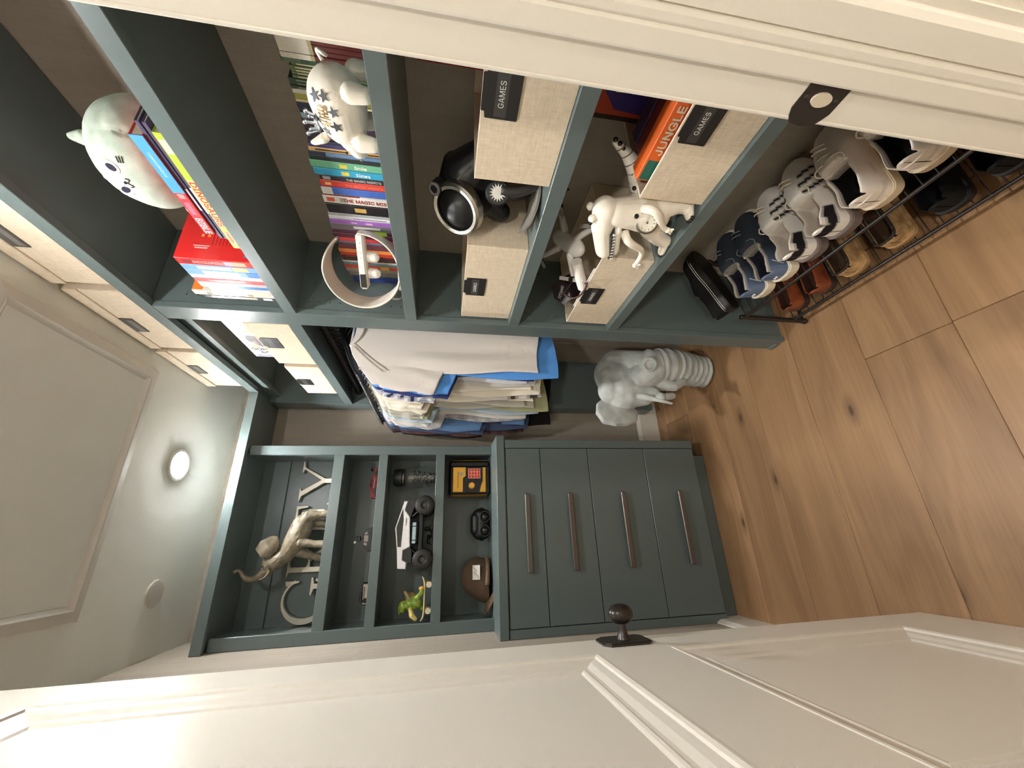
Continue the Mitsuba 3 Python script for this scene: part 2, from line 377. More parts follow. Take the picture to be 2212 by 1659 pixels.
# ------------------------------------------------------------------ ceiling fixtures
for li, (lx, ly, lab) in enumerate(((.335, 1.855, 'lit round recessed ceiling light above the far end of the shelves'), (.335, .67, 'lit round recessed ceiling light near the doorway'))):
    L = thing('ceiling_light', lab, 'light')
    put('trim_ring', lathe([(.058, 0), (.066, -.002), (.068, -.006), (.064, -.009), (.056, -.009)], 40, (lx, ly, CZ)), 'white_paint', parent=L, smooth=50)
    lens = lathe([(0, -.026), (.022, -.0245), (.040, -.0195), (.051, -.013), (.057, -.008)], 40, (lx, ly, CZ)); lens.invert() if lens.face_normals[:, 2].mean() > 0 else None
    put('lens', lens, 'vc_matte', parent=L, color=(240, 235, 225), smooth=True)
    scene[L + '__lens']['emitter'] = {'type': 'area', 'radiance': {'type': 'rgb', 'value': [LAMP_POWER[li] * c for c in LAMP_TINT]}}
solo('ceiling_speaker', lathe([(0, -.008), (.046, -.008), (.050, -.006), (.051, 0)], 40, (-.155, 1.925, CZ)), 'white_paint', 'small white round cover on the ceiling beside the lit lamp', 'ceiling cover', smooth=50)

# ------------------------------------------------------------------ the bedroom behind the camera (gives the light that comes through the doorway)
struct('wall_bedroom_left', cbox(-2.4, -2.3, -3.2, .14, -.01, CZ + .02), 'ceiling_paint')
struct('wall_bedroom_right', cbox(2.3, 2.4, -3.2, .14, -.01, CZ + .02), 'ceiling_paint')
struct('wall_bedroom_back', cbox(-2.4, 2.4, -3.3, -3.2, -.01, CZ + .02), 'ceiling_paint')
struct('wall_bedroom_front', cat(cbox(-2.4, LW - .1, .14, .2, -.01, CZ + .02), cbox(RW + .1, 2.4, .14, .2, -.01, CZ + .02)), 'ceiling_paint')
struct('ceiling_bedroom', cbox(-2.4, 2.4, -3.3, .14, CZ, CZ + .08), 'ceiling_paint')
for i, (x, y) in enumerate(((-0.75, -0.9), (0.75, -1.5), (-0.9, -2.3))):
    Lb = thing('bedroom_light', 'round ceiling light of the room behind the doorway', 'light', 'bedroom ceiling lights')
    put('trim_ring', lathe([(.092, 0), (.102, -.002), (.104, -.006), (.10, -.009), (.09, -.009)], 40, (x, y, CZ)), 'white_paint', parent=Lb, smooth=50)
    ln = lathe([(0, -.012), (.06, -.011), (.091, -.008)], 40, (x, y, CZ)); ln.invert() if ln.face_normals[:, 2].mean() > 0 else None
    k = put('lens', ln, 'vc_matte', parent=Lb, color=(240, 235, 225), smooth=True)
    scene[k]['emitter'] = {'type': 'area', 'radiance': {'type': 'rgb', 'value': [ROOM_POWER * c for c in ROOM_TINT]}}
# ------------------------------------------------------------------ built-in shelving on the right
ZC0, ZC1 = 2.272, 2.313
def unit_box(*a, b=.0015): return cbox(*a, b)
PM, PN = 1.195, 1.270                                      # the middle upright between the two bays
B = thing('bookcase', 'built-in grey-green painted shelving along the right wall', 'bookcase')
put('cornice_shelf', cat(cbox(XF + .002, RW - .001, .28, 2.249, ZC0 + .012, ZC1, .001), cbox(XF, XF + .022, .28, 1.96, ZC0, ZC1, .0012)), 'cabinet_paint', parent=B)
mid = cat(cbox(XF + .02, RW - .0005, PM + .008, PN - .012, 0.0, ZC0 + .012), cbox(XF, XF + .024, PM, PN, 0, ZC0, .0015))
mm = to_man(cbox(XF + .02, RW - .0005, PM + .008, PN - .012, 0.0, ZC0 + .01))
holes = []
for z in np.arange(.96, 2.2, .0333):
    for x in (XF + .055,):
        holes.append(m3.Manifold.cylinder(.008, .0024, .0024, 10).rotate((90, 0, 0)).translate((x, PM + .014, float(z))))
mm = mm - m3.Manifold.batch_boolean(holes, m3.OpType.Add)
put('upright', from_man(mm), 'cabinet_paint', parent=B, label='middle upright with a column of shelf-pin holes')
put('upright_face', cbox(XF, XF + .022, PM, PN, 0, ZC0, .0015), 'cabinet_paint', parent=B)
put('upright_foot', cbox(XF - .006, XF + .02, PM + .028, PN - .0015, 0.0, .022, .003), 'cabinet_paint', parent=B)
put('near_upright', cat(cbox(XF + .02, RW - .0005, .285, .36, 0, ZC0 + .01), cbox(XF, XF + .022, .285, .36, 0, ZC0, .0015)), 'cabinet_paint', parent=B)
put('end_upright', cat(cbox(XF + .002, RW - .0005, 2.12, 2.16, .09, ZC0 + .01), cbox(XF, XF + .022, 2.12, 2.215, .09, ZC0, .0015)), 'cabinet_paint', parent=B)
for zt in (1.891, 1.505, 1.147, .772):
    put('shelf', cat(cbox(XF + .018, RW - .0005, .355, PM + .01, zt - .03, zt), cbox(XF + .001, XF + .022, .355, PM + .004, zt - .037, zt, .0012)), 'cabinet_paint', parent=B)
put('shelf', cat(cbox(XF + .018, RW - .0005, PN - .012, 2.125, 1.875, 1.905), cbox(XF + .001, XF + .022, PN - .002, 2.125, 1.863, 1.905, .0012)), 'cabinet_paint', parent=B)
put('valance', cbox(XF + .03, XF + .05, PN - .01, 2.125, 2.235, ZC0 + .012), 'cabinet_paint', parent=B)
# ------------------------------------------------------------------ dresser and the open hutch on it
CT0, CT1, CF = 1.080, 1.118, 1.808
CX1 = 0.442
Dr = thing('dresser', 'grey-green painted four-drawer dresser built in against the back wall', 'dresser')
put('countertop', cbox(LW + .0005, .460, CF, BW - .001, CT0, CT1, .0015), 'cabinet_paint', parent=Dr)
put('carcass', cat(cbox(LW + .0005, CX1, 1.834, BW - .018, .085, CT0 + .002), cbox(LW + .0005, -.3505, 1.814, 1.84, .085, CT0 - .004, .0015), cbox(.4025, CX1, 1.814, 1.84, .085, CT0 - .004, .0015)), 'cabinet_paint', parent=Dr)
put('toe_kick', cbox(LW + .0005, .372, 1.862, BW - .02, 0, .09), 'cabinet_paint', parent=Dr)
zs = [1.074, .905, .664, .366, .087]
for i in range(4):
    a, b = zs[i + 1] + .0017, zs[i] - .0017
    dk = put('drawer', cbox(-.3475, .3995, 1.814, 1.838, a, b, .0014), 'cabinet_paint', parent=Dr)
    zc = (.982, .777, .514, .217)[i]
    sec = [(-.163, 0), (-.163, .028)]
    bar = cbox(-.142, .187, 1.786, 1.797, zc - .0115, zc + .0115, .003)
    put('pull', cat(bar, cbox(-.136, -.122, 1.794, 1.816, zc - .006, zc + .006, .001), cbox(.167, .181, 1.794, 1.816, zc - .006, zc + .006, .001)), 'pull_metal', parent=dk, label='bronze bar pull')
HF = 2.0
Hu = thing('hutch', 'grey-green open shelf unit standing on the dresser top under the cornice', 'shelf unit')
put('back_panel', cbox(LW + .001, .452, 2.236, BW - .001, CT1, ZC0 + .012), 'cabinet_paint', parent=Hu)
put('side', cat(cbox(LW + .001, -.345, HF + .018, 2.238, CT1, ZC0 + .012), cbox(LW + .001, -.335, HF, HF + .02, CT1, ZC0, .0015)), 'cabinet_paint', parent=Hu)
put('side', cat(cbox(.420, .452, HF + .018, 2.238, CT1, ZC0 + .012), cbox(.408, .453, HF, HF + .02, CT1, ZC0, .0015)), 'cabinet_paint', parent=Hu)
put('cornice', cat(cbox(LW + .001, XF + .001, 1.961, 1.983, ZC0, ZC1, .0012), cbox(LW + .001, XF + .001, 1.98, BW - .001, ZC0 + .012, ZC1, .001)), 'cabinet_paint', parent=Hu)
put('nailer', cbox(-.345, .42, 2.222, 2.237, 2.16, ZC0 + .012, .001), 'cabinet_paint', parent=Hu)
for zt, zb in ((1.889, 1.842), (1.678, 1.637), (1.400, 1.357)):
    put('shelf', cat(cbox(-.346, .421, HF + .018, 2.237, zb + .008, zt), cbox(-.3355, .4085, HF + .0005, HF + .02, zb, zt, .0012)), 'cabinet_paint', parent=Hu)
# ------------------------------------------------------------------ linen boxes
EX, EY, EZ = V(1, 0, 0), V(0, 1, 0), V(0, 0, 1)
def tag_plate(par, y0, y1, z0, z1, x, word=None, hook=True):
    """A black label holder hooked over the box's front edge, facing -x (reading direction: -y)."""
    yc, zc = (y0 + y1) / 2, (z0 + z1) / 2
    sh = Polygon([(y0, z0), (y1, z0), (y1, z1 - .006), (y1 - .012, z1 - .004), (y1 - .012, z1 + .002), (y0 + .012, z1 + .002), (y0 + .012, z1 - .004), (y0, z1 - .006)]) if hook else Polygon([(y0, z0), (y1, z0), (y1, z1), (y0, z1)])
    k = put('label_holder', moved(extr(sh.buffer(-.002).buffer(.002), .0016), M=basis((x, 0, 0), (0, 1, 0), (0, 0, 1), (-1, 0, 0))), 'vc_satin', color=(32, 31, 31), parent=par, label='black label holder')
    put('card', cbox(x - .0019, x - .0014, y0 + .004, y1 - .004, zc - (z1 - z0) * .17, zc + (z1 - z0) * .17), 'vc_satin', color=(58, 57, 57), parent=k)
    if word:
        put('lettering', text_on(word, (z1 - z0) * .155, (x - .0019, yc, zc), (0, -1, 0), (0, 0, 1), .0004, width=(y1 - y0) * .52), 'vc_matte', color=(196, 194, 186), parent=k)
    return k
def bin_box(label, y0, y1, z0, h, x=.712, depth=.285, tagspan=None, word=None, group=None):
    k = thing('storage_box', label, 'storage box', group)
    t = .004; x1 = x + depth; z1 = z0 + h
    out = cbox(x, x1, y0, y1, z0, z1, .0012); inn = cbox(x + t, x1 - t, y0 + t, y1 - t, z0 + t, z1 + .02)
    put('body', from_man(to_man(out) - to_man(inn)), 'linen', parent=k)
    rim = Polygon([(x, y0), (x1, y0), (x1, y1), (x, y1)]).difference(Polygon([(x + t, y0 + t), (x1 - t, y0 + t), (x1 - t, y1 - t), (x + t, y1 - t)]))
    put('rim', extr(rim, .0016, z1 - .0008), 'vc_matte', color=(222, 212, 194), parent=k)
    if tagspan: tag_plate(k, *tagspan, x - .0002, word)
    return k
bin_box('wide linen box marked GAMES on the shelf below the books, next to the door jamb', .363, .611, 1.1475, .166, x=.722, tagspan=(.390, .477, 1.246, 1.312), word='GAMES')
bin_box('linen box marked GAMES at the upright, on the shelf with the black planetarium projector', .828, 1.187, 1.1475, .168, x=.733, tagspan=(.968, 1.055, 1.249, 1.314), word='GAMES')
bin_box('linen box marked GAMES holding board games, on the shelf above the shoes, next to the door jamb', .363, .611, .7725, .158, x=.722, tagspan=(.388, .472, .862, .926), word='GAMES')
bin_box('linen box marked GAMES below the white dinosaur figure, at the upright', .828, 1.186, .7725, .158, x=.733, tagspan=(.974, 1.060, .866, .926), word='GAMES')
bin_box('linen box on the shelf over the hanging shirts, nearest the middle upright, with a boxed game in it', 1.277, 1.606, 1.9055, .145, depth=.28, tagspan=(1.381, 1.460, 1.981, 2.044))
bin_box('linen box on the shelf over the hanging shirts, farther from the middle upright', 1.638, 1.962, 1.9055, .138, depth=.28, tagspan=(1.776, 1.845, 1.982, 2.044))
def lid_box(label, y0, y1, tagspan):
    k = thing('storage_box', label, 'storage box', 'lidded boxes on the top of the shelving')
    put('body', cbox(.714, 1.0, y0 + .003, y1 - .003, 2.3135, 2.432, .002), 'linen', parent=k)
    put('lid', cbox(.709, 1.005, y0, y1, 2.426, 2.4645, .002), 'linen', parent=k)
    ln = put('label_holder', cbox(.711, .7145, tagspan[0], tagspan[1], 2.387, 2.428, .0006), 'vc_satin', color=(62, 60, 58), parent=k, label='dark label holder')
    put('card', cbox(.7104, .712, tagspan[0] + .006, tagspan[1] - .006, 2.392, 2.408), 'vc_satin', color=(96, 93, 88), parent=ln)
lid_box('lidded linen box under the ceiling, nearest the doorway, only its far half in view', .690, 1.102, (.868, .951))
lid_box('lidded linen box under the ceiling, the one in the middle of three', 1.130, 1.507, (1.291, 1.376))
lid_box('lidded linen box under the ceiling, farthest of three, at the corner of the cornice', 1.533, 1.897, (1.663, 1.746))

# ------------------------------------------------------------------ books
def book(label, y0, y1, x0, depth, z0, h, col, spine=None, marks=(), words=(), group=None, page=(214, 204, 184), mat='vc_satin'):
    """A standing book: spine at x0 facing -x. marks: (u0, u1, v0, v1, colour) blocks on the spine, u along y (0..1), v along the height (0..1).
    words: (text, v, height of capitals as a share of thickness, colour, bold): running down the spine."""
    t = y1 - y0
    k = thing('book', label, 'book', group)
    b = min(.0016, t * .2)
    cov = cat(cbox(x0, x0 + .003, y0, y1, z0, z0 + h, b), cbox(x0 + .001, x0 + depth, y0, y0 + min(.0016, t * .2), z0, z0 + h), cbox(x0 + .001, x0 + depth, y1 - min(.0016, t * .2), y1, z0, z0 + h))
    put('cover', cov, mat, color=col, parent=k)
    e = min(.0016, t * .2)
    put('pages', cbox(x0 + .002, x0 + depth - .003, y0 + e, y1 - e, z0 + .002, z0 + h - .003), 'vc_matte', color=page, parent=k)
    for (u0, u1, v0, v1, c) in marks:
        put('spine_print', cbox(x0 - .0004, x0 + .001, y0 + u0 * t, y0 + u1 * t, z0 + v0 * h, z0 + v1 * h), mat, color=c, parent=k)
    for (s, v, ch, c, bold) in words:
        put('title', text_on(s, ch * t, (x0 - .0004, (y0 + y1) / 2, z0 + v * h), (0, 0, -1), (0, -1, 0), .0004, bold), mat, color=c, parent=k)
    return k
BX, BZ = .85, 1.5055
G1 = 'thin paperbacks of one series at the near end of the book row'
rows = []
def row(y0, y1, h, col, label, marks=(), words=(), group=None, dx=0.0): rows.append((y0, y1, h, col, label, marks, words, group, dx))
def whiten(v0, v1, c): return (0.0, 1.0, v0, v1, c)
ys = np.linspace(.365, .468, 7)
for i in range(6):
    c = [(40, 118, 112), (36, 104, 104), (92, 96, 52), (40, 122, 116), (66, 90, 60), (84, 84, 50)][i]
    row(ys[i], ys[i + 1] - .0006, .176, c, 'paperback with a cream top, dark red middle and green foot on its spine, nearest the doorway', [whiten(.70, 1.0, (196, 190, 176)), whiten(.44, .70, (96, 34, 30))], (), 'cream, dark red and green spined paperbacks at the near end of the book row')
ys = np.linspace(.468, .505, 5)
for i in range(4):
    row(ys[i], ys[i + 1] - .0005, .177, (86, 34, 30), 'thin paperback with a cream upper half and a dark red lower half on its spine', [whiten(.70, 1.0, (205, 198, 184)), whiten(.66, .70, (160, 150, 110))], (), 'thin paperbacks with cream and dark red spines')
row(.505, .512, .180, (44, 70, 50), 'thin dark green paperback left of the green and cream striped set', [whiten(.80, .97, (70, 92, 70))])
ys = np.linspace(.512, .540, 6)
for i in range(5):
    row(ys[i], ys[i + 1] - .0004, .168 - .004 * (i == 0), (90, 104, 68), 'thin green paperback with a cream lettered spine behind the piggy bank', [(.28, .72, .34, .94, (188, 182, 152))], (), 'thin green and cream paperbacks behind the piggy bank')
ys = np.linspace(.541, .561, 4)
for i in range(3):
    row(ys[i], ys[i + 1] - .0004, .178, (38, 56, 40), 'slim dark green paperback behind the back of the piggy bank', [(.3, .7, .55, .92, (104, 116, 92))], (), 'slim dark green paperbacks behind the piggy bank')
row(.561, .5695, .178, (206, 202, 190), 'white paperback between the dark green and the olive books', [(.3, .7, .40, .78, (120, 116, 108))])
row(.570, .5800, .177, (150, 146, 62), 'olive yellow book with a dark label on its spine', [whiten(.45, .62, (58, 38, 34))])
row(.5805, .5860, .177, (206, 196, 150), 'slim cream book next to the olive yellow one')
row(.5865, .6000, .178, (34, 36, 58), 'navy book with a small orange mark on its spine', [(.2, .8, .56, .62, (180, 96, 60))])
row(.6005, .6080, .177, (28, 30, 48), 'dark navy book with pale lettering above the piggy bank', [(.35, .65, .50, .86, (140, 138, 140))])
row(.6085, .6190, .176, (130, 150, 162), 'pale blue grey book behind the piggy bank', [whiten(.0, .5, (94, 112, 130))])
row(.6195, .6480, .178, (48, 30, 44), 'thick dark plum book behind the crown of the piggy bank', [(.3, .7, .5, .88, (96, 76, 92))])
row(.6485, .6680, .178, (44, 34, 58), 'dark purple book behind the head of the piggy bank', [(.3, .7, .2, .8, (90, 80, 110))])
row(.6685, .6770, .180, (40, 42, 66), 'navy book under the orange banded one by the piggy bank snout', [whiten(.0, .3, (150, 84, 54))])
row(.6775, .6860, .182, (60, 52, 104), 'violet blue book by the snout of the piggy bank', [(.2, .8, .06, .40, (120, 110, 170))])
row(.6865, .6970, .185, (206, 166, 104), 'tan book with black lettering at the piggy bank snout', [(.3, .7, .55, .92, (84, 62, 44)), (.3, .7, .12, .36, (70, 50, 36))])
row(.6975, .7070, .187, (92, 122, 160), 'light blue book with dark ends beside the piggy bank snout', [whiten(.8, 1.0, (40, 48, 66))])
row(.7075, .7200, .189, (26, 36, 36), 'black book left of the green one titled Smile')
row(.7205, .7400, .193, (98, 160, 128), 'green book titled Smile with a round yellow face', [(.22, .78, .56, .655, (206, 190, 74))], [('Smile', .40, .42, (232, 236, 220), True)])
row(.7405, .7590, .190, (44, 146, 182), 'blue book titled Sisters with a round yellow face', [(.22, .78, .565, .66, (206, 190, 74))], [('Sisters', .39, .42, (226, 236, 236), True)])
row(.7600, .7750, .181, (36, 32, 38), 'black book titled The Magic Misfits', [(.2, .8, .86, .96, (150, 150, 152))], [('THE MAGIC MISFITS', .42, .40, (190, 184, 180), True)])
row(.7755, .7950, .184, (196, 58, 48), 'red book titled The Magic Misfits', [(.3, .7, .86, .94, (226, 190, 120))], [('THE MAGIC MISFITS', .42, .34, (226, 120, 96), True)])
row(.7955, .8170, .186, (60, 94, 172), 'blue book with a white corner above the white titled one', [whiten(.86, 1.0, (206, 204, 196))])
row(.8175, .8230, .190, (110, 36, 42), 'thin maroon book with a pale strip on its spine', [(.1, .9, .10, .5, (190, 190, 194))])
row(.8235, .8480, .191, (214, 208, 200), 'white book titled The Magic Misfits', [(.25, .75, .85, .95, (196, 84, 70)), (.2, .8, .68, .78, (150, 146, 142))], [('THE MAGIC MISFITS', .36, .42, (140, 44, 52), True)])
row(.8490, .8810, .188, (26, 24, 28), 'thick black book with a gold picture on its spine', [(.28, .72, .46, .62, (200, 160, 90))])
row(.8815, .8920, .191, (160, 164, 166), 'slim grey book next to the thick black one', ())
row(.8925, .9050, .193, (212, 212, 220), 'white book with fine grey lettering on its spine', [(.35, .6, .2, .66, (130, 120, 140))])
row(.9055, .9200, .194, (146, 92, 176), 'purple book under the white lettered one', [(.3, .7, .40, .50, (214, 170, 190)), (.4, .6, .62, .7, (220, 200, 226))])
row(.9205, .9420, .196, (98, 94, 100), 'grey book with a pale band beside the lamp', [(.3, .7, .3, .68, (190, 186, 188))])
row(.9425, .9570, .196, (70, 42, 62), 'dark plum book with a lime green band at the lamp', [whiten(.22, .62, (160, 188, 60))])
row(.9575, .9760, .197, (84, 36, 56), 'maroon book beside the tip of the white lamp')
row(.9765, .9920, .188, (196, 60, 62), 'red book seen between the arms of the white lamp')
row(.9925, 1.0020, .190, (92, 104, 130), 'grey blue book seen through the white lamp')
row(1.0025, 1.0250, .192, (96, 48, 58), 'dark red brown book seen through the white lamp')
row(1.0255, 1.0400, .198, (212, 128, 58), 'orange book with white lettering seen through the white lamp', [(.3, .7, .45, .7, (236, 226, 206))])
row(1.0405, 1.0570, .196, (180, 60, 40), 'orange red book seen through the white lamp', [whiten(.5, .56, (226, 170, 80))])
row(1.0575, 1.0800, .194, (70, 38, 36), 'dark brown book seen through the white lamp', [(.3, .7, .45, .75, (150, 130, 120))])
row(1.0805, 1.0880, .198, (206, 196, 186), 'thin white book seen through the white lamp', [whiten(.55, .7, (180, 90, 60))])
row(1.0885, 1.1010, .196, (96, 132, 150), 'teal blue book seen through the white lamp')
row(1.1015, 1.1180, .197, (186, 78, 52), 'brick red book with a yellow patch seen through the white lamp', [whiten(.28, .42, (204, 170, 72))])
row(1.1185, 1.1350, .195, (150, 140, 130), 'grey beige book seen through the white lamp')
row(1.1355, 1.1580, .190, (120, 116, 104), 'dull olive grey book low in the ring of the white lamp')
row(1.1585, 1.1900, .182, (38, 54, 118), 'dark blue book at the end of the row against the upright')
for i, (y0, y1, h, col, label, marks, words, group, dx) in enumerate(rows):
    book(label, y0, y1, BX + dx + .002 * ((i * 7) % 3) / 3, .13 + .01 * ((i * 5) % 3), BZ, h, col, marks=marks, words=words, group=group)

# lying pile on the top shelf (spines face the aisle, lettering is upside down)
PZ = 1.8915
def flat_book(label, x0, y0, y1, z0, t, depth, col, page=(206, 196, 176), marks=(), words=()):
    k = thing('book', label, 'book')
    cov = cat(cbox(x0, x0 + .003, y0, y1, z0, z0 + t, .001), cbox(x0 + .001, x0 + depth, y0, y1, z0, z0 + .0018), cbox(x0 + .001, x0 + depth, y0, y1, z0 + t - .0018, z0 + t))
    put('cover', cov, 'vc_satin', color=col, parent=k)
    put('pages', cbox(x0 + .002, x0 + depth - .004, y0 + .003, y1 - .003, z0 + .0018, z0 + t - .0018), 'vc_matte', color=page, parent=k)
    for (u0, u1, v0, v1, c) in marks:
        put('spine_print', cbox(x0 - .0004, x0 + .0012, y0 + u0 * (y1 - y0), y0 + u1 * (y1 - y0), z0 + v0 * t, z0 + v1 * t), 'vc_satin', color=c, parent=k)
    for (s, u, ch, c, w) in words:
        put('title', text_on(s, ch * t, (x0 - .0004, y0 + u * (y1 - y0), z0 + t / 2), (0, 1, 0), (0, 0, -1), .0005, True, width=w), 'vc_satin', color=c, parent=k)
flat_book('yellow green book titled Dinosaurs at the bottom of the lying pile', .718, .590, .900, PZ, .019, .24, (156, 182, 48),
          marks=((.04, .14, .2, .85, (206, 196, 160)), (.33, .76, .12, .9, (222, 196, 120)), (.8, .94, .15, .85, (226, 190, 120))), words=(('DINOSAURS', .55, .62, (186, 52, 34), .125), ('CABRERA', .87, .36, (150, 84, 50), .04)))
flat_book('dark purple book second from the bottom of the lying pile', .722, .575, .872, PZ + .0195, .0085, .24, (66, 56, 84), marks=((.48, .72, .25, .75, (206, 200, 214)),))
flat_book('dark purple book in the middle of the lying pile, third from the bottom', .720, .572, .868, PZ + .0285, .0085, .24, (62, 52, 80), marks=((.50, .70, .25, .75, (196, 190, 206)),))
flat_book('red and blue book titled Bible at the top of the lying pile', .716, .598, .850, PZ + .0375, .0235, .235, (198, 42, 50),
          marks=((.0, .52, .0, 1.0, (62, 134, 190)), (.14, .36, .42, .66, (214, 226, 236)), (.53, .58, .25, .8, (226, 120, 120)), (.62, .76, .3, .75, (190, 90, 110))), words=(('BIBLE', .90, .6, (236, 214, 214), .05),))
# standing set at the upright: a tall red volume first
def tall_book(label, y0, y1, h, col, x0=.722, depth=.25, marks=(), fmarks=(), words=()):
    k = thing('book', label, 'book')
    cov = cat(cbox(x0, x0 + .004, y0, y1, PZ, PZ + h, .0012), cbox(x0 + .001, x0 + depth, y0, y0 + .0016, PZ, PZ + h), cbox(x0 + .001, x0 + depth, y1 - .0016, y1, PZ, PZ + h))
    put('cover', cov, 'vc_gloss', color=col, parent=k)
    put('pages', cbox(x0 + .003, x0 + depth - .004, y0 + .0014, y1 - .0014, PZ + .002, PZ + h - .003), 'vc_matte', color=(206, 198, 182), parent=k)
    for (u0, u1, v0, v1, c) in marks:
        put('spine_print', cbox(x0 - .0004, x0 + .001, y0 + u0 * (y1 - y0), y0 + u1 * (y1 - y0), PZ + v0 * h, PZ + v1 * h), 'vc_gloss', color=c, parent=k)
    for (u0, u1, v0, v1, c) in fmarks:
        put('cover_print', cbox(x0 + u0 * depth, x0 + u1 * depth, y0 - .0004, y0 + .001, PZ + v0 * h, PZ + v1 * h), 'vc_gloss', color=c, parent=k)
    for (s, v, ch, c, w) in words:
        put('title', text_on(s, ch * (y1 - y0), (x0 - .0004, (y0 + y1) / 2, PZ + v * h), (0, 0, -1), (0, -1, 0), .0004, True, width=w), 'vc_gloss', color=c, parent=k)
H1 = .193
fm = [(.14, .16, .62, .78, (206, 150, 150)), (.17, .185, .6, .8, (206, 150, 150)), (.30, .34, .70, .74, (222, 130, 70)), (.30, .34, .62, .66, (222, 130, 70))]
fm += [(.20 + .0, .62, v, v + .006, (120, 22, 26)) for v in np.arange(.30, .58, .045)]
fm += [(.22, .44, .06, .24, (78, 120, 176)), (.06, .2, .02, .13, (78, 130, 186)), (.46, .66, .06, .22, (110, 130, 100)), (.27, .38, .1, .19, (26, 28, 60))]
tall_book('tall red book with small blue pictures on its side, first of the standing set on the top shelf', .960, .986, H1, (196, 42, 42), marks=((.2, .8, .12, .3, (206, 150, 120)), (.2, .8, .30, .40, (170, 150, 180)), (.25, .75, .80, .92, (130, 40, 46))), fmarks=fm, words=(('ENCYCLOPEDIA', .60, .36, (226, 170, 164), .075),))
tall_book('light blue book next to the tall red one on the top shelf', .9865, 1.008, H1, (110, 152, 206), marks=((.1, .9, .14, .34, (216, 170, 120)), (.2, .8, .36, .8, (176, 190, 220))))
tall_book('blue and white book in the standing set on the top shelf', 1.0085, 1.030, H1, (120, 158, 210), marks=((.1, .9, .3, .78, (206, 206, 224)), (.0, 1.0, .0, .2, (84, 128, 190))))
tall_book('pale book with cream foot in the standing set on the top shelf', 1.0305, 1.046, H1, (196, 190, 206), marks=((.0, 1.0, .0, .34, (214, 202, 190)),))
tall_book('slim dusty red book in the standing set on the top shelf', 1.0465, 1.064, H1 - .001, (176, 92, 96), marks=((.3, .7, .3, .8, (200, 140, 140)),))
tall_book('glossy silver grey book with a blue foot in the standing set', 1.0645, 1.090, H1 - .002, (176, 168, 172), marks=((.5, 1.0, .0, .5, (74, 120, 176)),))
tall_book('white book behind the glossy grey one in the standing set', 1.0905, 1.100, .176, (222, 214, 204), x0=.724)
tall_book('pink and cream book in the standing set on the top shelf', 1.1005, 1.122, .176, (214, 178, 172), x0=.724, marks=((.1, .9, .1, .4, (226, 206, 180)), (.3, .6, .5, .7, (196, 120, 120))))
tall_book('tall white book with an orange top and a teal letter, last of the standing set', 1.1225, 1.142, .236, (204, 200, 186), x0=.728, depth=.25, fmarks=((.02, .5, .88, 1.0, (206, 116, 50)), (.10, .34, .70, .86, (44, 100, 116))), marks=[(.15, .85, .30 + .12 * i, .36 + .12 * i, c) for i, c in enumerate(((150, 130, 90), (90, 90, 96), (170, 140, 70), (60, 60, 66), (120, 110, 100)))])
tall_book('thin black and white book against the upright on the top shelf', 1.1425, 1.156, .214, (60, 54, 54), x0=.728, marks=((.1, .9, .1, .22, (226, 224, 222)), (.1, .9, .3, .9, (178, 168, 150))))
# boxed game in the first linen box over the shirts
k = thing('game_box', 'white boxed game with a dark animal picture and black letters UG and HOG, standing in the linen box over the shirts', 'game box')
gx, ga, gb, gz0, gz1 = .735, 1.300, 1.596, 1.913, 2.140
put('body', cbox(gx, gx + .05, ga, gb, gz0, gz1, .001), 'vc_satin', color=(214, 206, 204), parent=k)
def gprint(poly, c): put('print', moved(extr(poly, .0005), M=basis((gx, 0, 0), (0, 1, 0), (0, 0, 1), (-1, 0, 0))), 'vc_satin', color=c, parent=k)
gprint(Polygon([(1.33, 2.085), (1.36, 2.06), (1.395, 2.075), (1.40, 2.115), (1.36, 2.125), (1.335, 2.115)]), (214, 128, 84))
gprint(Polygon([(1.415, 2.03), (1.415, 2.105), (1.445, 2.115), (1.48, 2.10), (1.53, 2.05), (1.53, 2.03)]), (84, 72, 78))
gprint(Polygon([(1.455, 2.09), (1.47, 2.11), (1.495, 2.115), (1.495, 2.09), (1.47, 2.08)]), (214, 180, 172))
gprint(Point(1.50, 2.105).buffer(.012), (206, 186, 90))
gprint(Polygon([(1.578, 2.03), (1.578, 2.134), (1.586, 2.134), (1.586, 2.03)]), (120, 122, 160))
put('lettering', text_on('HOG', .020, (gx, 1.525, 2.10), (0, 0, 1), (0, 1, 0), .0006, True, width=.056), 'vc_satin', color=(34, 30, 40), parent=k)
put('lettering', text_on('PUG', .016, (gx, 1.552, 2.078), (0, 0, 1), (0, 1, 0), .0006, True, width=.05), 'vc_satin', color=(34, 30, 40), parent=k)
# ------------------------------------------------------------------ hanging shirts
RX, RZ = .790, 1.838
Rk = thing('closet_rod', 'dark metal clothes rod under the shelf, carrying the shirts', 'clothes rod')
put('rod', cyl((RX, PN + .001, RZ), (RX, 2.119, RZ), .0125, 20), 'bronze', parent=Rk, smooth=40)
for yy, d in ((PN - .011, 1), (2.112, 1)):
    put('socket', lathe([(0, .012), (.022, .012), (.024, .009), (.024, 0), (0, 0)], 24, (RX, yy, RZ), (0, 1, 0)), 'bronze', parent=Rk, smooth=40)
def rings(sec, cap0=False):
    """sec: list of (n,3) rings -> open loft."""
    n = len(sec[0]); v = np.vstack(sec); f = []
    for i in range(len(sec) - 1):
        for j in range(n):
            q = [i * n + j, i * n + (j + 1) % n, (i + 1) * n + (j + 1) % n, (i + 1) * n + j]
            f += [[q[0], q[2], q[1]], [q[0], q[3], q[2]]]
    return tm(v, f)
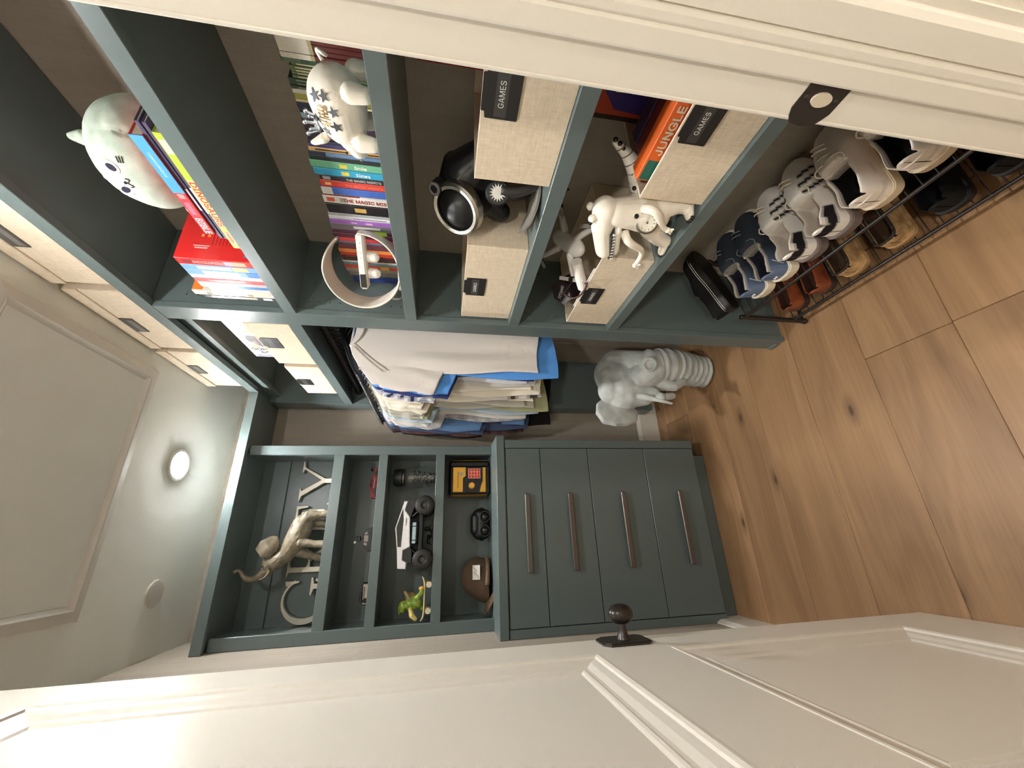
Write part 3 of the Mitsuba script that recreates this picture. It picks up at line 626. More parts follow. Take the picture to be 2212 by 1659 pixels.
def shirt_body(L, wsh, wch, whem, d, seed, fold=.006, n=72, m=46, skew=0.0):
    """A garment's trunk hanging from a hanger: x across, y thick, z down from 0; closed along the shoulders, open at the hem."""
    r = random.Random(seed); ph = [r.uniform(0, 6.28) for _ in range(6)]
    sec = []
    th = np.arange(n) * 2 * np.pi / n
    zs_ = list(np.linspace(0, 1, m) ** 1.0)
    for t in zs_:
        z = -t * L
        ztip = .105 / L
        if t < ztip: w = .072 + (wsh - .072) * (t / ztip) ** .8
        elif t < .30: w = wsh + (wch - wsh) * smooth01((t - ztip) / (.30 - ztip))
        else: w = wch + (whem - wch) * smooth01((t - .30) / .70)
        dd = d * (.55 + .45 * min(1, t / .12)) * (1 + .10 * t)
        c, s = np.cos(th), np.sin(th)
        x = w * np.sign(c) * np.abs(c) ** .62; y = dd * np.sign(s) * np.abs(s) ** .8
        a = fold * smooth01((t - .08) / .5)
        y = y + a * (np.sin(x * 42 + ph[0] + 2.5 * t) + .6 * np.sin(x * 83 + ph[1] - 3.0 * t) + .5 * np.sin(x * 23 + 5 * t + ph[2]))
        x = x * (1 + .05 * a / max(fold, 1e-6) * np.sin(9 * t + ph[3])) + skew * t
        zz = z + .012 * t * np.sin(x * 14 + ph[4]) + (.022 * math.exp(-(t / .03) ** 2)) * -np.cos(np.clip(x / .08, -1, 1) * np.pi / 2) * (np.abs(x) < .08)
        sec.append(np.stack([x, y, zz], 1))
    inner = [np.stack([q[:, 0] * .985, q[:, 1] * .8, q[:, 2] + h], 1) for q, h in ((sec[-1], 0.0), (sec[-1], .05), (sec[-1], .12))]
    top = np.stack([sec[0][:, 0] * .94, sec[0][:, 1] * .75, sec[0][:, 2] - .004], 1)
    top2 = np.stack([sec[0][:, 0] * .9, sec[0][:, 1] * .5, sec[0][:, 2] - .05], 1)
    return rings([top2, top] + sec + inner)
def smooth01(t):
    t = min(max(t, 0.0), 1.0); return t * t * (3 - 2 * t)
def sleeve(side, wsh, sl, w0, w1, d, seed, n=28, m=18, out=.03):
    """A sleeve hanging from the shoulder tip; open at the cuff."""
    r = random.Random(seed * 7 + side); ph = r.uniform(0, 6.28)
    sec = []; th = np.arange(n) * 2 * np.pi / n
    for t in np.linspace(0, 1, m):
        cx = side * (wsh - w0 * .95 + out * math.sin(t * 1.5)); z = -.075 - sl * t
        w = w0 + (w1 - w0) * t; w *= smooth01(t * 6 + .25); dd = d * (.7 + .5 * t)
        x = cx + w * np.cos(th) + .006 * np.sin(t * 13 + ph) * t; y = dd * np.sin(th) + .004 * t * np.sin(np.cos(th) * 5 + ph + t * 6)
        zz = z + .03 * (1 - t) * (-np.abs(np.cos(th)) * np.sign(side * np.cos(th)) * 1.0) + .02 * t * side * np.cos(th)
        sec.append(np.stack([x, y, zz], 1))
    inner = [np.stack([(q[:, 0] - q[:, 0].mean()) * .93 + q[:, 0].mean(), q[:, 1] * .75, q[:, 2] + h], 1) for q, h in ((sec[-1], 0.0), (sec[-1], .06))]
    return rings(sec + inner)
def stripes(mesh, base, alt, period, axis=2, duty=.5):
    z = mesh.vertices[:, axis]; k = (np.mod(z / period, 1) < duty)[:, None]
    return np.where(k, lin(alt), lin(base))
def plaid(mesh, base, a, b, px=.03, pz=.032):
    v = mesh.vertices; c = np.tile(lin(base), (len(v), 1))
    k1 = (np.mod(v[:, 2] / pz, 1) < .3)[:, None]; k2 = (np.mod(v[:, 0] / px, 1) < .3)[:, None]
    c = np.where(k1, .5 * c + .5 * lin(a), c); return np.where(k2, .6 * c + .4 * lin(b), c)
HANG = cat(tube(smoothpath([(-.0125 * 1.25, 0, .0), (-.011, 0, .011), (0, 0, .0165), (.011, 0, .011), (.0155, 0, -.001), (.010, 0, -.016), (.001, 0, -.032), (0, 0, -.060)], 26), .0019, 8),
           tube(smoothpath([(-.205, 0, -.152), (-.17, 0, -.126), (-.06, 0, -.079), (0, 0, -.060), (.06, 0, -.079), (.17, 0, -.126), (.205, 0, -.152)], 26), [.004] + [.0055] * 24 + [.004], 8),
           tube([(-.195, 0, -.150), (.195, 0, -.150)], .003, 8))
HANG.vertices[:, 1] *= 1.0
shirt_list = [
 # y, label, colour, L, wsh, wch, whem, sleeve(length, width), extras, kind
 (1.428, 'pale grey long tee hanging first in the row, raglan seams and short sleeve to the front', (208, 201, 196), .760, .235, .172, .168, (.275, .050), None, 't-shirt'),
 (1.462, 'bright blue tee hanging behind the pale grey one, its hem longer', (84, 142, 214), .835, .232, .178, .175, (.330, .048), None, 't-shirt'),
 (1.498, 'navy polo shirt hanging third in the row', (50, 58, 108), .74, .226, .165, .16, (.330, .047), None, 'shirt'),
 (1.534, 'tee with narrow navy and white striped sleeves, hanging fourth in the row', (202, 202, 206), .72, .232, .165, .16, (.275, .050), 'stripe', 't-shirt'),
 (1.570, 'light grey tee in the row of shirts, between the striped one and the cream ones', (188, 186, 182), .76, .226, .170, .165, (.24, .045), None, 't-shirt'),
 (1.606, 'off-white tee with a soft fold, first of the cream shirts in the row', (220, 214, 204), .76, .224, .178, .178, (.22, .045), None, 't-shirt'),
 (1.642, 'cream long tee, second of the cream shirts in the row', (224, 218, 202), .815, .226, .182, .186, (.22, .045), None, 't-shirt'),
 (1.678, 'white and black striped tee hanging in the middle of the row', (206, 202, 198), .83, .224, .180, .184, (.22, .045), 'bands', 't-shirt'),
 (1.714, 'cream white tee, the last of the cream shirts in the row', (222, 216, 200), .79, .228, .186, .190, (.24, .045), None, 't-shirt'),
 (1.750, 'heather grey tee hanging after the cream shirts', (172, 168, 160), .745, .232, .190, .196, (.22, .045), None, 't-shirt'),
 (1.786, 'second heather grey tee with a longer hem', (176, 172, 162), .80, .234, .192, .198, (.22, .045), None, 't-shirt'),
 (1.822, 'khaki green shirt showing its hem under the grey tees', (150, 152, 118), .885, .226, .186, .192, (.24, .045), None, 'shirt'),
 (1.858, 'pale blue grey shirt between the khaki and the light grey ones', (160, 176, 190), .86, .230, .194, .200, (.26, .046), None, 'shirt'),
 (1.894, 'light grey shirt with a raised hem in the rear half of the row', (184, 180, 174), .78, .238, .204, .210, (.24, .046), None, 't-shirt'),
 (1.930, 'white grey checked shirt with a dotted edge', (168, 166, 168), .80, .242, .212, .218, (.30, .046), 'check', 'shirt'),
 (1.966, 'blue denim shirt hanging near the end of the row', (76, 104, 140), .79, .246, .222, .232, (.50, .046), None, 'shirt'),
 (2.000, 'navy blue shirt hanging behind the denim one', (52, 62, 88), .82, .248, .230, .246, (.52, .046), None, 'shirt'),
 (2.034, 'dark maroon plaid shirt, second from the end of the row', (52, 36, 38), .80, .250, .236, .256, (.52, .046), 'plaid', 'shirt'),
 (2.068, 'black shirt hanging last in the row against the end panel', (20, 19, 21), .98, .250, .220, .205, (.52, .046), None, 'shirt'),
]
hd = mikit.ply(HANG, 'vc_gloss', smooth=True, uv=np.tile(pal((9, 9, 10)), (len(HANG.vertices), 1)))
for i, (y, lab, col, L_, wsh, wch, whem, (sl, sw), extra, cat_) in enumerate(shirt_list):
    hk = name('hanger')
    ang = rng.uniform(-2, 2) if i else 0.0
    scene[hk] = {**hd, 'to_world': T().translate([RX, y, RZ - .0005]).rotate([0, 0, 1], ang)}
    tagk(hk, 'slim glossy black clothes hanger on the rod under the shelf', 'hanger', 'black hangers on the rod')
    k = thing('shirt', lab, cat_)
    M = xf((RX, y, RZ - .098), rz=ang)
    b = shirt_body(L_, wsh, wch, whem, .0105, 11 + i, fold=.0026 if i else .0050)
    c = None; bc = col
    if extra == 'bands': bc = stripes(b, col, (52, 50, 56), .05, duty=.22) if False else np.where((b.vertices[:, 2] < -.66)[:, None] & (np.mod(b.vertices[:, 2] / .022, 1) < .5)[:, None], lin((60, 58, 62)), lin(col))
    if extra == 'check': bc = plaid(b, col, (60, 60, 66), (70, 70, 76), .014, .014)
    if extra == 'plaid': bc = plaid(b, col, (110, 70, 60), (26, 20, 24), .05, .05)
    bm = moved(b, M)
    put('body', bm, 'vc_matte', color=bc, parent=k, smooth=True)
    for s in (-1, 1):
        sm = sleeve(s, wsh, sl, .058, sw * 1.08, .0115, 31 + i)
        sc = col
        if extra == 'stripe': sc = stripes(sm, (214, 214, 218), (40, 46, 84), .0105, duty=.42)
        if extra == 'plaid': sc = plaid(sm, col, (110, 70, 60), (26, 20, 24), .05, .05)
        put('sleeve', moved(sm, M), 'vc_matte', color=sc, parent=k, smooth=True)
    # neckband
    nb = tube(smoothpath([(-.070, .0, -.006), (-.052, -.013, -.030), (0, -.016, -.052), (.052, -.013, -.030), (.070, 0, -.006), (.05, .012, -.006), (0, .014, -.008), (-.05, .012, -.006), (-.070, 0, -.006)], 40), .0052, 8)
    put('collar', moved(nb, M), 'vc_matte', color=col, parent=k, smooth=True)
    if i == 0:
        put('seam', moved(cat(tube(smoothpath([(-.066, -.0125, -.02), (-.125, -.0155, -.085), (-.178, -.0155, -.155)], 16), .0017, 6), tube(smoothpath([(-.078, -.0125, -.02), (-.137, -.0155, -.08), (-.186, -.0155, -.14)], 16), .0015, 6)), M), 'vc_matte', color=(176, 168, 164), parent=k, smooth=True)

# ------------------------------------------------------------------ shoe rack
SR = thing('shoe_rack', 'black wire two-tier shoe rack on the floor under the shelves', 'shoe rack')
RY0, RY1 = .38, 1.084
def tier(zf, zb, xf_=.735, xb=.985):
    for (x, z) in ((xf_, zf), (xb, zb)):
        put('rail', tube([(x, RY0, z), (x, RY1, z)], .0052, 10), 'bronze', parent=SR, smooth=True)
    w = [tube([(xf_, y, zf + .004), (xb, y, zb + .004)], .0016, 6) for y in np.arange(RY0 + .02, RY1, .032)]
    w += [tube([(xf_ + (xb - xf_) * t, RY0, zf + (zb - zf) * t + .004), (xf_ + (xb - xf_) * t, RY1, zf + (zb - zf) * t + .004)], .0016, 6) for t in (.25, .5, .75)]
    put('wire_shelf', cat(w), 'bronze', parent=SR)
ZU0, ZU1, ZL0, ZL1 = .268, .325, .062, .105
tier(ZU0, ZU1); tier(ZL0, ZL1)
for y in (RY0, RY1):
    put('side_frame', cat(tube(smoothpath([(.975, y, .008), (.985, y, .02), (.985, y, .20), (.985, y, .36)], 16), .008, 10), tube([(.735, y, .018), (.975, y, .0135)], .0065, 10), tube([(.735, y, .006), (.735, y, .285)], .0085, 12)), 'bronze', parent=SR, smooth=True)
    put('foot', cat(sphere((.735, y, .011), .011, 2), sphere((.975, y, .011), .011, 2)), 'vc_satin', color=(24, 22, 22), parent=SR, smooth=True)

# ------------------------------------------------------------------ shoes
def interp(t, xs, ys_):
    from scipy.interpolate import PchipInterpolator
    return PchipInterpolator(xs, ys_)(t)
def shoe_meshes(Ln=.265, wid=1.0, collar=.060, heel=.074, vamp=.082, toe=.040, op=.46, sole=.026, chunk=.0, nT=64, nS=49):
    """Heel at x = 0, toe at x = Ln, sole on z = 0. Returns (upper, region code per vertex, sole)."""
    ts = np.linspace(0, 1, nT) ** 1.7
    w = wid * interp(ts, [0, .004, .016, .04, .08, .13, .22, .42, .66, .82, .93, .98, 1], [.001, .0105, .0205, .0285, .0325, .0335, .034, .036, .046, .0435, .032, .019, .004])
    hc = interp(ts, [0, .04, .12, .26, .40, op, .70, .86, .95, 1], [heel * .96, heel, heel * .93, collar, collar * 1.10, vamp, vamp * .72, toe * 1.12, toe * .8, toe * .35])
    cav = np.clip(np.minimum((ts - .022) / .018, (op - ts) / .10), 0, 1); cav = cav * cav * (3 - 2 * cav)
    s = np.linspace(-1, 1, nS); a = np.abs(s)
    V_, R_ = [], []
    for i in range(nT):
        # closed arch
        ang = (1 - a) * np.pi / 2
        ya = w[i] * np.cos(ang) ** .75; za = hc[i] * np.sin(ang) ** .78
        # open: outer wall for a > .55, inner wall .55 -> .25, floor below
        yo = np.where(a > .55, w[i] * (1.0 - .26 * ((1 - a) / .45) ** 2.0), np.where(a > .25, w[i] * (.70 - .02) * np.ones_like(a), w[i] * .68 * a / .25))
        zo = np.where(a > .55, hc[i] * ((1 - a) / .45), np.where(a > .25, hc[i] - (hc[i] - .012) * ((.55 - a) / .30) ** 1.0, .012))
        y = ya * (1 - cav[i]) + yo * cav[i]; z = za * (1 - cav[i]) + zo * cav[i]
        V_.append(np.stack([np.full(nS, ts[i] * Ln), np.sign(s) * y, sole + z - .004], 1))
        R_.append(np.where((a < .50) & (cav[i] > .5), 2, np.where((a < .62) & (cav[i] > .25), 1, 0)))
    v = np.vstack(V_); f = []
    for i in range(nT - 1):
        for j in range(nS - 1):
            q = [i * nS + j, i * nS + j + 1, (i + 1) * nS + j + 1, (i + 1) * nS + j]
            f += [[q[0], q[2], q[1]], [q[0], q[3], q[2]]]
    up = tm(v, f)
    st = np.r_[ts]
    off = .0035 + chunk
    L = np.stack([st * (Ln + 2 * off) - off, w * 1.0 + off * np.clip(np.minimum(st / .01, (1 - st) / .02), .3, 1)], 1)
    poly = Polygon(np.vstack([L, np.stack([L[::-1, 0], -L[::-1, 1]], 1)])).buffer(.004).buffer(-.004)
    sm = cat(extr(poly.buffer(-.0035), .004, 0.0), extr(poly, sole - .006, .003), extr(poly.buffer(-.002), .004, sole - .0035))
    return up, np.concatenate(R_), sm, ts, hc, w
def paint(up, reg, base, lining, rim=None, fn=None):
    c = np.tile(lin(base), (len(up.vertices), 1))
    if fn is not None: c = fn(up.vertices, c)
    c[reg == 2] = lin(lining); c[reg == 1] = lin(rim if rim is not None else lining)
    return c
def laces(ts, hc, w, sole, Ln, t0=.47, t1=.72, n=5, col=None, bow=True, r=.0022):
    ms = []
    for i in range(n):
        t = t0 + (t1 - t0) * i / (n - 1); k = int(t * (len(ts) - 1))
        z = sole + hc[k] * .99; y = .020 * (1 - .25 * i / n)
        ms.append(tube(smoothpath([(t * Ln - .005, -y, z - .009), (t * Ln, 0, z + .001), (t * Ln + .007, y, z - .010)], 8), r, 6))
    if bow:
        z = sole + hc[int(t0 * (len(ts) - 1))] + .002; x = t0 * Ln
        for sg in (-1, 1):
            ms.append(tube(smoothpath([(x, 0, z), (x + .012, sg * .018, z + .012), (x + .004, sg * .036, z + .006), (x - .008, sg * .026, z - .004), (x, 0, z)], 16), r, 6))
            ms.append(tube(smoothpath([(x, 0, z), (x + .016, sg * .012, z - .002), (x + .034, sg * .034, z - .016), (x + .030, sg * .044, z - .034)], 12), r * .9, 6))
    return cat(ms)
def shoe(label, M, base, lining, solec, spec, group=None, rim=None, fn=None, lacec=None, mat='vc_matte', extra=None, smat='vc_satin', solefn=None):
    k = thing('shoe', label, 'shoe', group)
    up, reg, sm, ts, hc, w = shoe_meshes(**spec)
    put('upper', moved(up, M), mat, color=paint(up, reg, base, lining, rim, fn), parent=k, smooth=True)
    so = spec.get('sole', .026); Ln = spec.get('Ln', .265)
    put('sole', moved(sm, M), smat, color=solec, parent=k, smooth=40)
    if lacec: put('laces', moved(laces(ts, hc, w, so, Ln, spec.get('op', .46) + .015), M), 'vc_matte', color=lacec, parent=k, smooth=True)
    if extra: extra(k, M, so, hc, w, Ln)
    return k
TU = math.degrees(math.atan2(ZU1 - ZU0, .25)); TLo = math.degrees(math.atan2(ZL1 - ZL0, .25))
def on_tier(upper, y, x=None, rz=0.0, flip=1):
    x = x or (.751 if upper else .748); y = y * (1.014 if upper else 1.008)
    z0 = (ZU0 if upper else ZL0) + .0075; tl = TU if upper else TLo
    z = z0 + (x - .735) * math.tan(math.radians(tl))
    M = trimesh.transformations.translation_matrix((x, y, z)) @ rot([0, 1, 0], -tl) @ rot([0, 0, 1], rz)
    S = np.eye(4); S[1, 1] = flip
    return M @ S
# white sneakers with dark lining
spw = dict(Ln=.258, wid=1.14, collar=.078, heel=.098, vamp=.098, sole=.036, chunk=.001)
def white_fn(v, c):
    k = (np.abs(v[:, 2] - .060 - .0) < .0022)[:, None] & (v[:, 0] < .10)[:, None]
    return np.where(k, lin((188, 178, 168)), c)
for y, lab in ((.440, 'white sneaker with a black lining, next to the door jamb on the upper tier'), (.548, 'white sneaker with a black lining, its heel tab showing, second from the jamb on the upper tier')):
    def ex(k, M, so, hc, w, Ln):
        put('heel_counter', moved(cat(tube(smoothpath([(.052, -.0365, so + .012), (.02, -.031, so + .040), (.000, -.010, so + .060), (.000, .010, so + .060), (.02, .031, so + .040), (.052, .0365, so + .012)], 24), .0022, 6)), M), 'vc_matte', color=(214, 202, 192), parent=k, smooth=True)
    shoe(lab, on_tier(True, y), (222, 210, 200), (14, 13, 15), (204, 188, 162), spw, fn=white_fn, rim=(226, 216, 206), lacec=(212, 202, 190), extra=ex)
# white running shoes with a black heel strap and side stripes
spb = dict(Ln=.262, wid=1.06, collar=.068, heel=.102, vamp=.094, sole=.036, chunk=.003)
def wb_fn(v, c):
    x, y, z = v[:, 0], v[:, 1], v[:, 2]
    strap = (x < .066) & (z > .078 - x * .25) & (z < .116 - x * .12)
    c = np.where(strap[:, None], lin((24, 22, 24)), c)
    st = (x > .12) & (x < .20) & (np.mod((x + z * .35) / .026, 1) < .45) & (z > .045) & (np.abs(y) > .022)
    c = np.where(st[:, None], lin((26, 24, 26)), c)
    return np.where(((x < .05) & (z >= .118))[:, None], lin((232, 228, 224)), c)
for y, lab in ((.648, 'white running shoe with a black heel strap and black stripes, right one on the upper tier'), (.745, 'white running shoe with a black heel strap, beside the blue pair')):
    shoe(lab, on_tier(True, y, rz=2), (222, 216, 212), (188, 178, 170), (104, 92, 88), spb, fn=wb_fn, rim=(206, 196, 186), lacec=(200, 190, 168))
# blue running shoes
spo = dict(Ln=.264, wid=1.04, collar=.064, heel=.084, vamp=.090, sole=.038, chunk=.002)
def blue_fn(v, c):
    x = np.clip(v[:, 0] / .10, 0, 1)[:, None]
    k = lin((96, 112, 140)) * (1 - x) + lin((46, 50, 58)) * x
    return k
for y, lab in ((.842, 'blue grey running shoe with a white sole, beside the white running pair'), (.935, 'blue grey running shoe with a white sole, beside the upright black one')):
    def ex(k, M, so, hc, w, Ln):
        for sx, sy, px in ((0.0, -1, 0),):
            put('lettering', moved(text_on('oc', .0085, (-.0012, 0, so + .030), (0, -1, 0), (0.18, 0, .98), .003, True), M), 'vc_satin', color=(214, 214, 210), parent=k)
        put('lettering', moved(text_on('oc', .010, (.125, .0395, so + .040), (-1, 0, 0), (0, -.35, .93), .006, True), M), 'vc_satin', color=(206, 206, 196), parent=k)
        put('reflector', moved(cat(tube([(.026, .0335, so + .014), (.044, .033, so + .048)], .0011, 6), tube([(.026, -.0335, so + .014), (.044, -.033, so + .048)], .0011, 6)), M), 'vc_satin', color=(226, 228, 226), parent=k)
        for q in (-1, 1):
            put('sole_pod', moved(cbox(.030, .044, q * .0415 - .002, q * .0415 + .002, .010, .020, .001), M), 'vc_matte', color=(88, 80, 70), parent=k)
    shoe(lab, on_tier(True, y, rz=3), (86, 112, 152), (30, 32, 46), (212, 202, 182), spo, fn=blue_fn, rim=(168, 158, 150), lacec=(92, 96, 96), extra=ex)
# the black slip-on standing on its side against the upright, sole towards the doorway
sps = dict(Ln=.270, wid=1.05, collar=.050, heel=.056, vamp=.066, sole=.030)
Ms = trimesh.transformations.translation_matrix((.752, 1.045, ZU0 + .062)) @ rot([0, 0, 1], 3) @ rot([0, 1, 0], -TU - 9) @ rot([1, 0, 0], -72)
def ex(k, M, so, hc, w, Ln):
    ts = np.linspace(.0, .99, 40); ww = 1.05 * interp(ts, [0, .004, .016, .04, .08, .13, .22, .42, .66, .82, .93, .98, 1], [.001, .0105, .0205, .0285, .0325, .0335, .034, .036, .046, .0435, .032, .019, .004]) + .0042
    for zz in (.021, .0275):
        pts = np.stack([ts * Ln - .002, ww, np.full(40, zz)], 1); pts2 = np.stack([ts * Ln - .002, -ww, np.full(40, zz)], 1)
        put('piping', moved(cat(tube(pts, .0009, 6), tube(pts2, .0009, 6)), M), 'vc_matte', color=(206, 200, 186), parent=k)
shoe('black slip-on shoe with two white lines, standing on its side against the upright', Ms, (16, 15, 15), (12, 11, 12), (18, 17, 17), sps, extra=ex)
# lower tier: moccasins, brown leather shoes, black shoes
spm = dict(Ln=.262, wid=1.10, collar=.050, heel=.056, vamp=.062, op=.50, sole=.022)
for y, lab in ((.668, 'tan suede moccasin with a beaded edge on the lower tier, nearer the doorway'), (.800, 'tan suede moccasin with a beaded edge on the lower tier, beside the brown shoes')):
    k = thing('shoe', lab, 'shoe')
    up, reg, sm, ts, hc, w = shoe_meshes(**spm)
    M = on_tier(False, y, rz=2)
    fa = reg[np.asarray(up.faces)].max(1)
    for part, sel, mt, colr in (('upper', fa < 2, 'suede', None), ('lining', fa >= 2, 'vc_matte', (58, 40, 26))):
        mm_ = tm(up.vertices, np.asarray(up.faces)[sel]); mm_.remove_unreferenced_vertices()
        put(part, moved(mm_, M), mt, color=colr, parent=k, smooth=True)
    put('sole', moved(sm, M), 'suede', parent=k)
    zz, xx = [], []
    trim = []
    path = []
    for i, t in enumerate(ts):
        if .05 < t < .46: path.append((t * .262, .74 * w[i], .0205 + hc[i]))
    both = path[::-1] + [(.008, 0.018, .022 + hc[3]), (.006, 0, .022 + hc[2]), (.008, -.018, .022 + hc[3])] + [(a, -b, c) for a, b, c in path]
    sp_ = smoothpath(both, 90)
    zig = sp_ + np.stack([np.zeros(90), np.zeros(90), .0030 * np.sign(np.sin(np.arange(90) * 2.1)) - .004], 1)
    put('edging', moved(tube(sp_, .0042, 8), M), 'vc_matte', color=(44, 34, 28), parent=k, smooth=True)
    put('beading', moved(tube(zig + np.array([-.002, 0, .002]), .0019, 6), M), 'vc_matte', color=(212, 200, 172), parent=k)
spl = dict(Ln=.268, wid=.98, collar=.052, heel=.062, vamp=.078, sole=.024)
for y, lab in ((.905, 'brown leather shoe on the lower tier, beside the moccasins'), (1.010, 'brown leather shoe on the lower tier, last before the upright')):
    k = thing('shoe', lab, 'shoe'); up, reg, sm, ts, hc, w = shoe_meshes(**spl); M = on_tier(False, y, rz=-2)
    fa = reg[np.asarray(up.faces)].max(1)
    for part, sel, mt, colr in (('upper', fa < 2, 'brown_leather', None), ('lining', fa >= 2, 'vc_matte', (52, 28, 18))):
        mm_ = tm(up.vertices, np.asarray(up.faces)[sel]); mm_.remove_unreferenced_vertices()
        put(part, moved(mm_, M), mt, color=colr, parent=k, smooth=True)
    put('sole', moved(sm, M), 'vc_satin', color=(46, 32, 28), parent=k, smooth=40)
    put('laces', moved(laces(ts, hc, w, .024, .268, .475), M), 'vc_matte', color=(60, 34, 24), parent=k, smooth=True)
spk = dict(Ln=.27, wid=1.08, collar=.062, heel=.078, vamp=.086, sole=.030)
for y, lab in ((.425, 'black sneaker on the lower tier by the door jamb'), (.540, 'black sneaker on the lower tier, second from the door jamb')):
    shoe(lab, on_tier(False, y), (20, 19, 22), (12, 11, 13), (22, 20, 22), spk, lacec=(26, 24, 26))
# ------------------------------------------------------------------ stone elephant head on the floor of the hanging bay
def disc_flap(center, ex, ey, outline, thick, bow=.012, edge=.008):
    """A thin ear-like flap with a rounded rim."""
    pg = Polygon(outline).buffer(-.006).buffer(.006)
    m = to_man(extr(pg, thick, -thick / 2)).refine_to_length(edge)
    t = from_man(m); t.merge_vertices()
    trimesh.smoothing.filter_taubin(t, iterations=6)
    v = np.array(t.vertices); r2 = (v[:, :2] ** 2).sum(1) / max((np.array(pg.exterior.coords) ** 2).sum(1).max(), 1e-9)
    v[:, 2] += bow * r2
    t.vertices = v
    return moved(t, basis(center, ex, ey))
ek = thing('elephant_statue', 'grey stone elephant head statue with tusk and ringed trunk, on the floor below the shirts', 'statue')
A_ = lambda *p: V(*p)
head = blob([
    ((A_(.790, 1.78, .470), .115), (A_(.720, 1.73, .475), .105)),
    ((A_(.720, 1.73, .475), .105), (A_(.655, 1.69, .480), .090)),
    ((A_(.655, 1.69, .500), .085), (A_(.640, 1.66, .400), .060)),
    ((A_(.740, 1.72, .530), .065), (A_(.660, 1.69, .555), .062)),
    ((A_(.830, 1.76, .470), .090), (A_(.775, 1.66, .360), .092)),
    ((A_(.640, 1.66, .400), .055), (A_(.625, 1.62, .365), .030)),
    ((A_(.700, 1.66, .430), .070), (A_(.760, 1.63, .350), .080)),
    ((A_(.625, 1.63, .365), .024), (A_(.597, 1.585, .350), .019)),
    ((A_(.700, 1.66, .330), .040), (A_(.668, 1.62, .250), .024)),
    ((A_(.668, 1.62, .250), .024), (A_(.700, 1.63, .190), .020)),
], edge=.010, it=14)
put('head', head, 'cast_stone', parent=ek, smooth=True)
# trunk: a thick column with rings
zz = np.linspace(0, 1, 90); prof = []
cen = smoothpath([(.770, 1.66, .400), (.782, 1.635, .30), (.790, 1.665, .16), (.786, 1.690, .002)], 90)
rad = np.interp(zz, [0, .15, .5, .85, .97, 1], [.080, .090, .088, .082, .081, .074])
groove = np.zeros(90)
for g in (.22, .42, .50, .72, .82): groove += .009 * np.exp(-((zz - g) / .012) ** 2)
groove -= .003 * np.sin(zz * 60)
tr = tube(cen, rad - groove, 40)
nz = meshkit.fbm(tr.vertices * 60, 3) - .5
tr.vertices = tr.vertices + tr.vertex_normals * nz[:, None] * .006
put('trunk', tr, 'cast_stone', parent=ek, smooth=True, label='thick ringed trunk standing on the floor')
put('eye_socket', moved(cat(lathe([(.019, -.002), (.024, .010), (.031, .012), (.040, -.002)], 28), lathe([(0, -.002), (.012, -.002), (.019, -.002)], 28)), M=basis((.752, 1.556, .400), *(lambda d: (frame(d)[0], frame(d)[1], d / np.linalg.norm(d)))(V(-.45, -.85, .28)))), 'cast_stone', parent=ek, smooth=True)
def ear_outline(): return [(-.075, .03), (-.06, .085), (-.01, .105), (.04, .09), (.075, .045), (.08, -.01), (.055, -.065), (.005, -.105), (-.045, -.085), (-.07, -.03)]
put('ear', disc_flap((.566, 1.70, .522), V(.94, .34, 0), V(.03, -.08, 1), [(x * 1.12, y * 1.08) for x, y in ear_outline()], .022, bow=-.02), 'cast_stone', parent=ek, smooth=True)
put('tusk', tube(smoothpath([(.632, 1.650, .470), (.604, 1.605, .430), (.576, 1.570, .378), (.552, 1.548, .325)], 20), np.linspace(.021, .005, 20), 16), 'cast_stone', parent=ek, smooth=True)
put('lip', blob([((A_(.588, 1.575, .372), .019), (A_(.592, 1.57, .362), .021)), ((A_(.597, 1.58, .330), .018), (A_(.606, 1.59, .290), .016))], .006, 6), 'cast_stone', parent=ek, smooth=True)

# ------------------------------------------------------------------ hutch: letters, small elephant, toys
YB = 2.235
def serif_letter(polys, x0, z0, y0=2.205, d=.022, label='', lean=0.0):
    pg = unary_union([Polygon(p) if not isinstance(p, Polygon) else p for p in polys]).buffer(.0008).buffer(-.0008)
    m = slab(pg, d, .002)
    return m
def place_letter(poly, x0, z0, label, tilt=4):
    m = extr(poly, .020)
    M = trimesh.transformations.translation_matrix((x0, 2.196, z0)) @ rot([1, 0, 0], 90 - 0) @ np.eye(4)
    M = trimesh.transformations.translation_matrix((x0, 2.212, z0)) @ rot([1, 0, 0], -tilt) @ basis((0, 0, 0), (1, 0, 0), (0, 0, 1), (0, -1, 0))
    solo('metal_letter', moved(m, M), 'nickel', label, 'letter')
def rectp(x0, x1, y0, y1): return Polygon([(x0, y0), (x1, y0), (x1, y1), (x0, y1)])
def serif(x, y, w, t, up): # small bracketed serif centred on x
    s = 1 if up else -1
    return Polygon([(x - w / 2, y), (x + w / 2, y), (x + w / 2, y - s * t * .8), (x + w * .16, y - s * t * 2.4), (x - w * .16, y - s * t * 2.4), (x - w / 2, y - s * t * .8)])
Hh = .200; st = .022
def ell(cx, cy, rx, ry, n=60): return affinity.translate(affinity.scale(Point(0, 0).buffer(1, n // 4), rx, ry), cx, cy)
Gp = ell(.100, Hh / 2, .100, Hh / 2 + .003).difference(ell(.106, Hh / 2, .082, Hh / 2 - .006)).difference(Polygon([(.115, .078), (.30, .078), (.30, .140), (.168, .150)])).difference(rectp(.150, .30, .06, .150))
Gp = unary_union([Gp, rectp(.146, .168, .010, .080), Polygon([(.120, .080), (.196, .080), (.196, .074), (.172, .066), (.146, .066), (.120, .074)]), Polygon([(.160, .190), (.182, .198), (.182, .135), (.176, .135)])])
